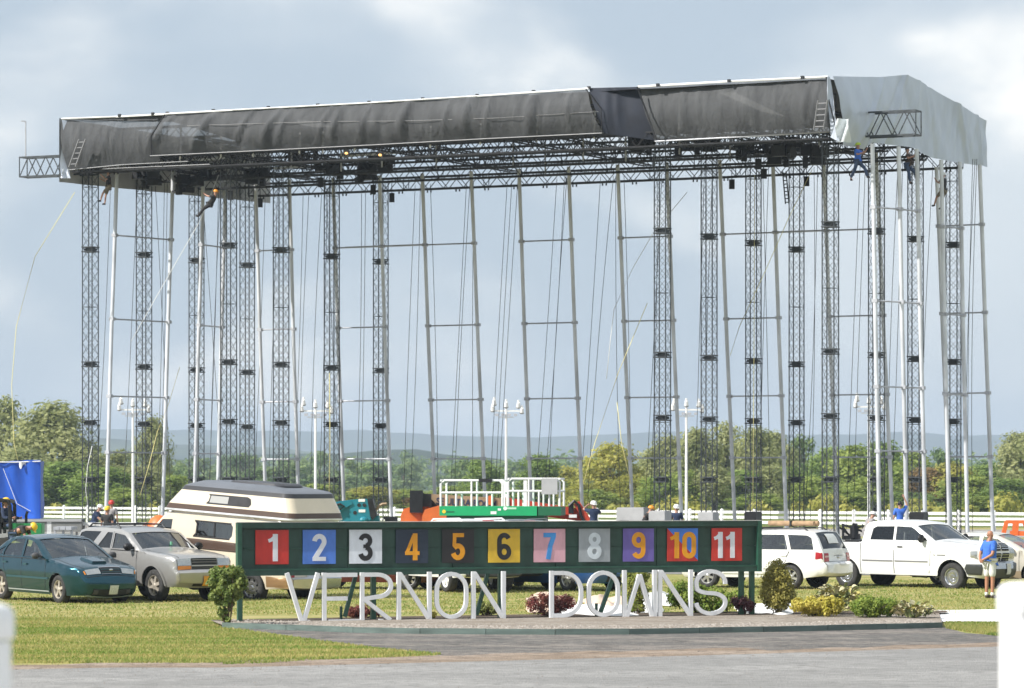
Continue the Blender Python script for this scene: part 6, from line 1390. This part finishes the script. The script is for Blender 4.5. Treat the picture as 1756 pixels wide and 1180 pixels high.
MB().box(q(12,900), (.5,.5,.15)).box(q(4,893), (.12,.5,.5)).build('seat', M_black, t)
# ================================================================== PEOPLE
BASE = dict(pelvis=(0,0,.94), waist=(0,0,1.08), chest=(0,0,1.28), neck=(0,.01,1.46), jaw=(0,-.02,1.54), head=(0,-.01,1.63), crown=(0,0,1.71), shL=(.18,0,1.40), shR=(-.18,0,1.40), elL=(.24,.02,1.12), elR=(-.24,.02,1.12), wrL=(.25,-.04,.88), wrR=(-.25,-.04,.88), haL=(.25,-.06,.80), haR=(-.25,-.06,.80),
            hiL=(.10,0,.90), hiR=(-.10,0,.90), knL=(.11,-.02,.49), knR=(-.11,-.02,.49), anL=(.11,.02,.08), anR=(-.11,.02,.08), toL=(.13,-.15,.035), toR=(-.13,-.15,.035))
RAD = dict(pelvis=.125, waist=.12, chest=.14, neck=.052, jaw=.07, head=.088, crown=.062, sh=.062, el=.043, wr=.029, ha=.036, hi=.088, kn=.056, an=.04, to=.034)
def rad(k): return RAD[k] if k in RAD else RAD[k[:2]]
BODY = [('pelvis','waist'),('waist','chest'),('chest','neck'),('neck','jaw'),('jaw','head'),('head','crown')]+[e for s_ in 'LR' for e in (('chest','sh'+s_),('sh'+s_,'el'+s_),('el'+s_,'wr'+s_),('wr'+s_,'ha'+s_),('pelvis','hi'+s_),('hi'+s_,'kn'+s_),('kn'+s_,'an'+s_),('an'+s_,'to'+s_))]
def skin_obj(name, J, edges, radii, m, parent, root, sub=1, extra=()):
    ks = []; 
    for e_ in edges:
        for k in e_:
            if k not in ks: ks.append(k)
    vs = [J[k] for k in ks]; es = [(ks.index(a), ks.index(b)) for a, b in edges]; rr = [radii[k] for k in ks]; roots = [ks.index(root)]
    for ch in extra:
        o = len(vs); roots.append(o); vs += [c_[:3] for c_ in ch]; rr += [c_[3] for c_ in ch]; es += [(o+i, o+i+1) for i in range(len(ch)-1)]
    me = bpy.data.meshes.new(name); me.from_pydata([tuple(v) for v in vs], es, []); o = bpy.data.objects.new(name, me); COL.objects.link(o); me.materials.append(m)
    sk = o.modifiers.new('skin', 'SKIN'); sk.use_smooth_shade = True; sd_ = me.skin_vertices[0].data
    for i, r_ in enumerate(rr): sd_[i].radius = (r_, r_)
    for i in range(len(vs)): sd_[i].use_root = i in roots
    if sub: sb = o.modifiers.new('smooth', 'SUBSURF'); sb.levels = sub; sb.render_levels = sub
    o.parent = parent; return o
def person(label, loc, rz, shirt, legs, pose=None, shorts=False, hat=None, scale=1.0, sleeves='short', skin=None, group=None, detail=False, hair=None, shoe=None):
    J = {k: Vector(v) for k, v in BASE.items()}
    for k, v in (pose or {}).items(): J[k] = Vector(v)
    t = thing('person', label, 'person', loc, rz, group, scale); fing = []
    for s_ in 'LR':
        w_, h_ = J['wr'+s_], J['ha'+s_]; dd = (h_-w_).normalized(); side = dd.cross(Vector((0,1,0) if abs(dd.y) < .8 else (1,0,0))).normalized(); up = dd.cross(side)
        for k, (o_, L_) in enumerate(((-.027,.060),(-.009,.072),(.009,.067),(.026,.052))):
            a = h_+side*o_; fing.append([(*(a-dd*.01), .009), (*(a+dd*L_*.55+up*.006), .009), (*(a+dd*L_+up*.022), .007)])
        a = w_.lerp(h_, .55)-side*.03; fing.append([(*a, .011), (*(a-side*.025+dd*.03), .010), (*(a-side*.03+dd*.058+up*.01), .008)])
    rd = {k: rad(k) for k in J}; skm = skin or M_skin
    skin_obj('body', J, BODY, rd, skm, t, 'pelvis', 2 if detail else 1, fing)
    se = [('waist','chest'),('pelvis','waist')]+[('chest','sh'+s_) for s_ in 'LR']; J2 = dict(J); rc = {k: rad(k)+.018 for k in J}; J2['collar'] = J['chest'].lerp(J['neck'], .75); rc['collar'] = .075; se.append(('chest','collar')); rc['pelvis'] = .15; rc['waist'] = .15; rc['chest'] = .165
    if detail: J2['belly'] = J['waist']; rc['waist'] = .185; rc['pelvis'] = .165; rc['chest'] = .18
    for s_ in 'LR':
        J2['sl'+s_] = J['sh'+s_].lerp(J['el'+s_], .8 if sleeves == 'short' else 1); rc['sl'+s_] = .068; rc['sh'+s_] = .085
        if sleeves != 'none': se.append(('sh'+s_,'sl'+s_))
        if sleeves == 'long': se.append(('sl'+s_,'wr'+s_)); rc['wr'+s_] = .042
    skin_obj('shirt', J2, se, rc, shirt, t, 'waist', 2 if detail else 1)
    J3 = dict(J); rp = {k: rad(k)+.016 for k in J}; le = []
    for s_ in 'LR':
        le.append(('pelvis','hi'+s_)); rp['hi'+s_] = .108
        if shorts: J3['sh_'+s_] = J['hi'+s_].lerp(J['kn'+s_], .92); rp['sh_'+s_] = .088; le.append(('hi'+s_,'sh_'+s_))
        else: rp['kn'+s_] = .075; rp['an'+s_] = .062; le += [('hi'+s_,'kn'+s_),('kn'+s_,'an'+s_)]
    rp['pelvis'] = .142
    skin_obj('shorts' if shorts else 'trousers', J3, le, rp, legs, t, 'pelvis', 2 if detail else 1)
    for s_ in 'LR':
        an, to = J['an'+s_], J['to'+s_]; hl_ = an+(an-to).normalized()*.05; hl_.z = min(an.z, to.z+.02) if abs(an.z-to.z) < .2 else hl_.z
        skin_obj('shoe', {'a': hl_, 'b': an.lerp(to, .5)-Vector((0,0,.0)), 'c': to}, [('a','b'),('b','c')], {'a': .05, 'b': .05, 'c': .042}, shoe or M_dark, t, 'a', 1)
        if detail: skin_obj('sock', {'a': an+Vector((0,0,-.02)), 'b': an+Vector((0,0,.10))}, [('a','b')], {'a': .048, 'b': .05}, M_white, t, 'a', 1)
    hd = J['head']; up = (J['crown']-J['jaw']).normalized(); rot = up.to_track_quat('Z', 'Y').to_matrix()
    if hat is not None:
        mb = MB(); 
        for i, (r_, z_) in enumerate(((.118,.0),(.120,.03),(.108,.08),(.075,.118),(.02,.132))):
            for k in range(14): a = 2*PI*k/14; mb.v.append(tuple(hd+rot @ Vector((r_*math.cos(a), r_*1.1*math.sin(a), z_+.02))))
        for i in range(4):
            for k in range(14): mb.f.append((i*14+k, i*14+(k+1) % 14, (i+1)*14+(k+1) % 14, (i+1)*14+k))
        mb.f.append(tuple(4*14+k for k in range(14))); mb.v += [tuple(hd+rot @ Vector(p)) for p in ((-.1,-.09,.02),(.1,-.09,.02),(.07,-.19,.01),(-.07,-.19,.01))]; n_ = len(mb.v); mb.f.append((n_-4,n_-3,n_-2,n_-1)); mb.build('hard_hat', hat, t, 60)
    elif hair is not None: MB().ell(tuple(hd+Vector((0,.025,.02))), (.092,.10,.085), 14, 9).build('hair', hair, t, 80)
    # face: nose, ears, eyes, mouth
    skf = skm; mb = MB()
    f = lambda x, y, z: tuple(hd+rot @ Vector((x, y, z)))
    mb.ell(f(0,-.102,-.03), (.014,.024,.022), 8, 6).ell(f(.092,.0,-.02), (.012,.022,.034), 8, 6).ell(f(-.092,.0,-.02), (.012,.022,.034), 8, 6).build('nose_and_ears', skf, t, 80)
    mb = MB(); mb.ell(f(.034,-.088,.0), (.014,.008,.008), 6, 4).ell(f(-.034,-.088,.0), (.014,.008,.008), 6, 4).ell(f(0,-.088,-.075), (.026,.008,.006), 6, 4).build('eyes_and_mouth', M_interior, t)
    return t
def fab(n, c): return mat('cloth_'+n, c, .85, var=.12, scale=8, bump=.3, bscale=18)
royal = fab('royal', (.045,.15,.56)); navyc = fab('navy', (.02,.035,.08)); blk = fab('black', (.025,.024,.024)); jean = fab('jean', (.05,.08,.15)); khaki = fab('khaki', (.19,.16,.11)); wcl = fab('white', (.72,.72,.70)); orc = fab('orange_vest', (.75,.20,.05)); gry = fab('grey_cloth', (.30,.28,.28))
hw_ = mat('hat_white', (.78,.78,.76), .35); hy_ = mat('hat_yellow', (.80,.52,.03), .35); hr_ = mat('hat_red', (.55,.05,.04), .35); ho_ = mat('hat_orange', (.75,.30,.03), .35); hg_ = mat('hat_lime', (.50,.65,.06), .35)
# the man in the blue polo shirt, hands behind his back, looking right
person('bald man in a royal blue polo shirt and white shorts, hands clasped behind his back', G(1697, 1026.5), math.radians(118), royal, wcl,
       dict(elL=(.27,.10,1.12), elR=(-.27,.10,1.12), wrL=(.09,.235,.98), wrR=(-.09,.235,1.0), haL=(.01,.255,.95), haR=(-.03,.27,.96), waist=(0,-.05,1.07), chest=(0,.0,1.28), neck=(0,.02,1.47), jaw=(0,-.035,1.55), head=(0,-.02,1.64), crown=(0,-.005,1.72), knL=(.115,.0,.49), anR=(-.115,.0,.08)), True, None, 1.0, 'short', mat('tanned_skin', (.40,.19,.115), .5, var=.08, scale=20), None, True, None, mat('brown_shoe', (.06,.04,.03), .6))
def at(px, headpy, d, hgt=1.74): return (X(px, d), d, Z(headpy, d)-hgt-.03)
LEAN = dict(waist=(0,-.03,1.08), chest=(0,-.12,1.26), neck=(0,-.2,1.42), jaw=(0,-.26,1.48), head=(0,-.28,1.56), crown=(0,-.3,1.64), shL=(.18,-.15,1.36), shR=(-.18,-.15,1.36), elL=(.22,-.3,1.12), elR=(-.22,-.3,1.12), wrL=(.16,-.5,1.0), wrR=(-.16,-.5,1.0), haL=(.15,-.58,1.0), haR=(-.15,-.58,1.0))
BEND = dict(waist=(0,-.1,1.02), chest=(0,-.3,1.1), neck=(0,-.46,1.14), jaw=(0,-.54,1.12), head=(0,-.60,1.15), crown=(0,-.67,1.19), shL=(.18,-.34,1.12), shR=(-.18,-.34,1.12), elL=(.22,-.45,.88), elR=(-.22,-.45,.88), wrL=(.15,-.55,.66), wrR=(-.15,-.55,.66), haL=(.14,-.6,.58), haR=(-.14,-.6,.58))
def seat_on(px, py, d): return (X(px, d), d, Z(py, d))
WK = 'crew members working round the stage'
for lb, px, hpy, d, rz, sh, lg, ps, ht, sl in (
    ('worker in a navy shirt and white hard hat beside the far-left front tower', 160, 862, 150, 80, navyc, jean, LEAN, hw_, 'short'),
    ('worker in a black shirt and yellow hard hat near the left mast frame', 184, 868, 144, 160, blk, jean, None, hy_, 'short'),
    ('worker with a red hard hat half hidden behind the one in black', 191, 858, 147, 170, gry, jean, None, hr_, 'short'),
    ('worker in a white top and orange vest with yellow hard hat by the camper cab', 297, 856, 138, 170, wcl, orc, LEAN, hy_, 'none'),
    ('worker in navy and white hard hat shielding his eyes right of the scissor lift', 1018, 859, 138, 205, navyc, jean, dict(elL=(.34,-.2,1.46), wrL=(.12,-.3,1.60), haL=(.05,-.27,1.63), elR=(-.34,-.1,1.3), wrR=(-.25,-.25,1.45), haR=(-.2,-.28,1.52)), hw_, 'short'),
    ('worker in black leaning forward with an orange hard hat beside the grey generator', 1104, 864, 142, 95, blk, blk, LEAN, ho_, 'short'),
    ('worker in navy seen from behind in a white cap between two towers', 1160, 865, 142, 5+180, navyc, jean, None, hw_, 'short'),
    ('worker in a blue shirt stretching one arm up behind the pickup cab', 1543, 858, 142, 190, royal, jean, dict(elR=(-.30,-.05,1.62), wrR=(-.2,-.08,1.86), haR=(-.17,-.08,1.94)), None, 'short'),
    ('worker in pale clothes standing at the foremost far-right tower', 1487, 874, 146, 120, gry, gry, LEAN, hw_, 'short')):
    person(lb, at(px, hpy, d), math.radians(rz), sh, lg, ps, False, ht, 1.0, sl, None, WK, False, None if ht else M_black)
person('worker in black stooping over in a yellow hard hat by the green tractor', (X(24, 112), 112, Z(900, 112)-1.22), math.radians(75), blk, jean, BEND, False, hy_, 1.0, 'short', None, WK)
person('tractor driver in dark blue seated under the black roll bar', (X(10,118), 118, Z(868,118)-1.5), math.radians(60), navyc, jean, dict(knL=(.14,-.42,.86), knR=(-.14,-.42,.86), anL=(.14,-.45,.42), anR=(-.14,-.45,.42), toL=(.14,-.6,.38), toR=(-.14,-.6,.38), wrL=(.2,-.4,1.12), wrR=(-.2,-.4,1.12), haL=(.18,-.48,1.14), haR=(-.18,-.48,1.14), elL=(.25,-.12,1.12), elR=(-.25,-.12,1.12)), False, hy_, 1.0, 'long', None, WK)
# riggers hanging in the roof
def rigger(label, px, py, d, rz, sh, lg, ps, ht, zj, shorts=False): return person(label, (X(px, d), d, Z(py, d)-zj*.88), math.radians(rz), sh, lg, ps, shorts, ht, .88, 'short', None, WK, False, None if ht else M_black)
SITL = dict(knL=(.12,-.30,.60), anL=(.12,-.42,.22), toL=(.13,-.56,.2), knR=(-.12,-.12,.50), anR=(-.12,-.16,.12), toR=(-.13,-.30,.06), elL=(.27,-.16,1.26), wrL=(.16,-.34,1.44), haL=(.14,-.39,1.50), elR=(-.27,-.10,1.20), wrR=(-.15,-.32,1.30), haR=(-.12,-.38,1.35))
rigger('rigger in black and khaki shorts dangling below the left roof end', 186, 318, 161, -75, blk, khaki, SITL, None, 1.0, True)
rigger('rigger in black leaning back in a harness under the left part of the roof', 352, 348, 158, -100, blk, blk, dict(pelvis=(0,.25,.95), waist=(0,.32,1.05), chest=(0,.42,1.2), neck=(0,.5,1.34), jaw=(0,.5,1.42), head=(0,.52,1.5), crown=(0,.54,1.58), shL=(.18,.44,1.3), shR=(-.18,.44,1.3), elL=(.2,.2,1.3), elR=(-.2,.2,1.3), wrL=(.1,.0,1.4), wrR=(-.1,.0,1.4), haL=(.1,-.05,1.46), haR=(-.1,-.05,1.46), hiL=(.1,.2,.92), hiR=(-.1,.2,.92), knL=(.12,-.1,.66), knR=(-.12,-.15,.70), anL=(.11,-.3,.36), anR=(-.11,-.38,.40), toL=(.12,-.45,.36), toR=(-.12,-.5,.40)), ho_, 1.0)
rigger('rigger in a bright blue shirt and lime helmet climbing below the silver end sheet', 1471, 272, 146, 60, royal, jean, dict(SITL, knR=(-.12,.1,.52), anR=(-.12,.3,.18), toR=(-.12,.2,.06)), hg_, 1.05)
rigger('rigger in brown crouched on the roof grid beneath the silver sheet', 1556, 280, 148, 70, fab('brown_cloth', (.07,.05,.04)), jean, dict(SITL, waist=(0,-.1,1.05), chest=(0,-.25,1.15)), None, 1.0)
rigger('rigger in black climbing the rear right tower', 1618, 318, 153, -120, blk, khaki, dict(SITL), hw_, 1.15, True)
rigger('rigger in a blue shirt sitting behind the netting at the left roof end', 173, 245, 161, 20, royal, khaki, dict(SITL), hw_, 1.05)
# two warm glints in the roof, built as small glowing lamps
wl = mat('glint_glow', (1,.6,.2), .5); wl.node_tree.nodes['Principled BSDF'].inputs['Emission Color'].default_value = (1,.55,.18,1); wl.node_tree.nodes['Principled BSDF'].inputs['Emission Strength'].default_value = .9
for px, py, lb in ((652,266,'amber glint built as a small lit lamp in the middle of the roof grid'), (594,263,'pale orange glint built as a small lit lamp left of the other one')):
    d = 152.5; t = thing('glint_lamp', lb, 'lamp', (X(px, d), d, Z(py, d))); MB().ell((0,0,0), (.07,.06,.05), 10, 7).build('bulb', wl, t, 80); MB().box((0,.1,.06), (.26,.1,.2)).build('lamp_body', M_black, t)
# ================================================================== THE AIR
hz = bpy.data.materials.new('haze'); hz.use_nodes = True; t_ = hz.node_tree; t_.nodes.remove(t_.nodes['Principled BSDF']); pv = t_.nodes.new('ShaderNodeVolumePrincipled')
pv.inputs['Color'].default_value = (.72,.85,1,1); pv.inputs['Density'].default_value = HAZE; pv.inputs['Anisotropy'].default_value = .1; t_.links.new(pv.outputs[0], t_.nodes['Material Output'].inputs['Volume'])
tag(MB().box((0, 4820, 64), (9900, 10200, 132)).build('haze', hz), 'thin summer haze over the track and hills', 'haze', None, 'stuff')
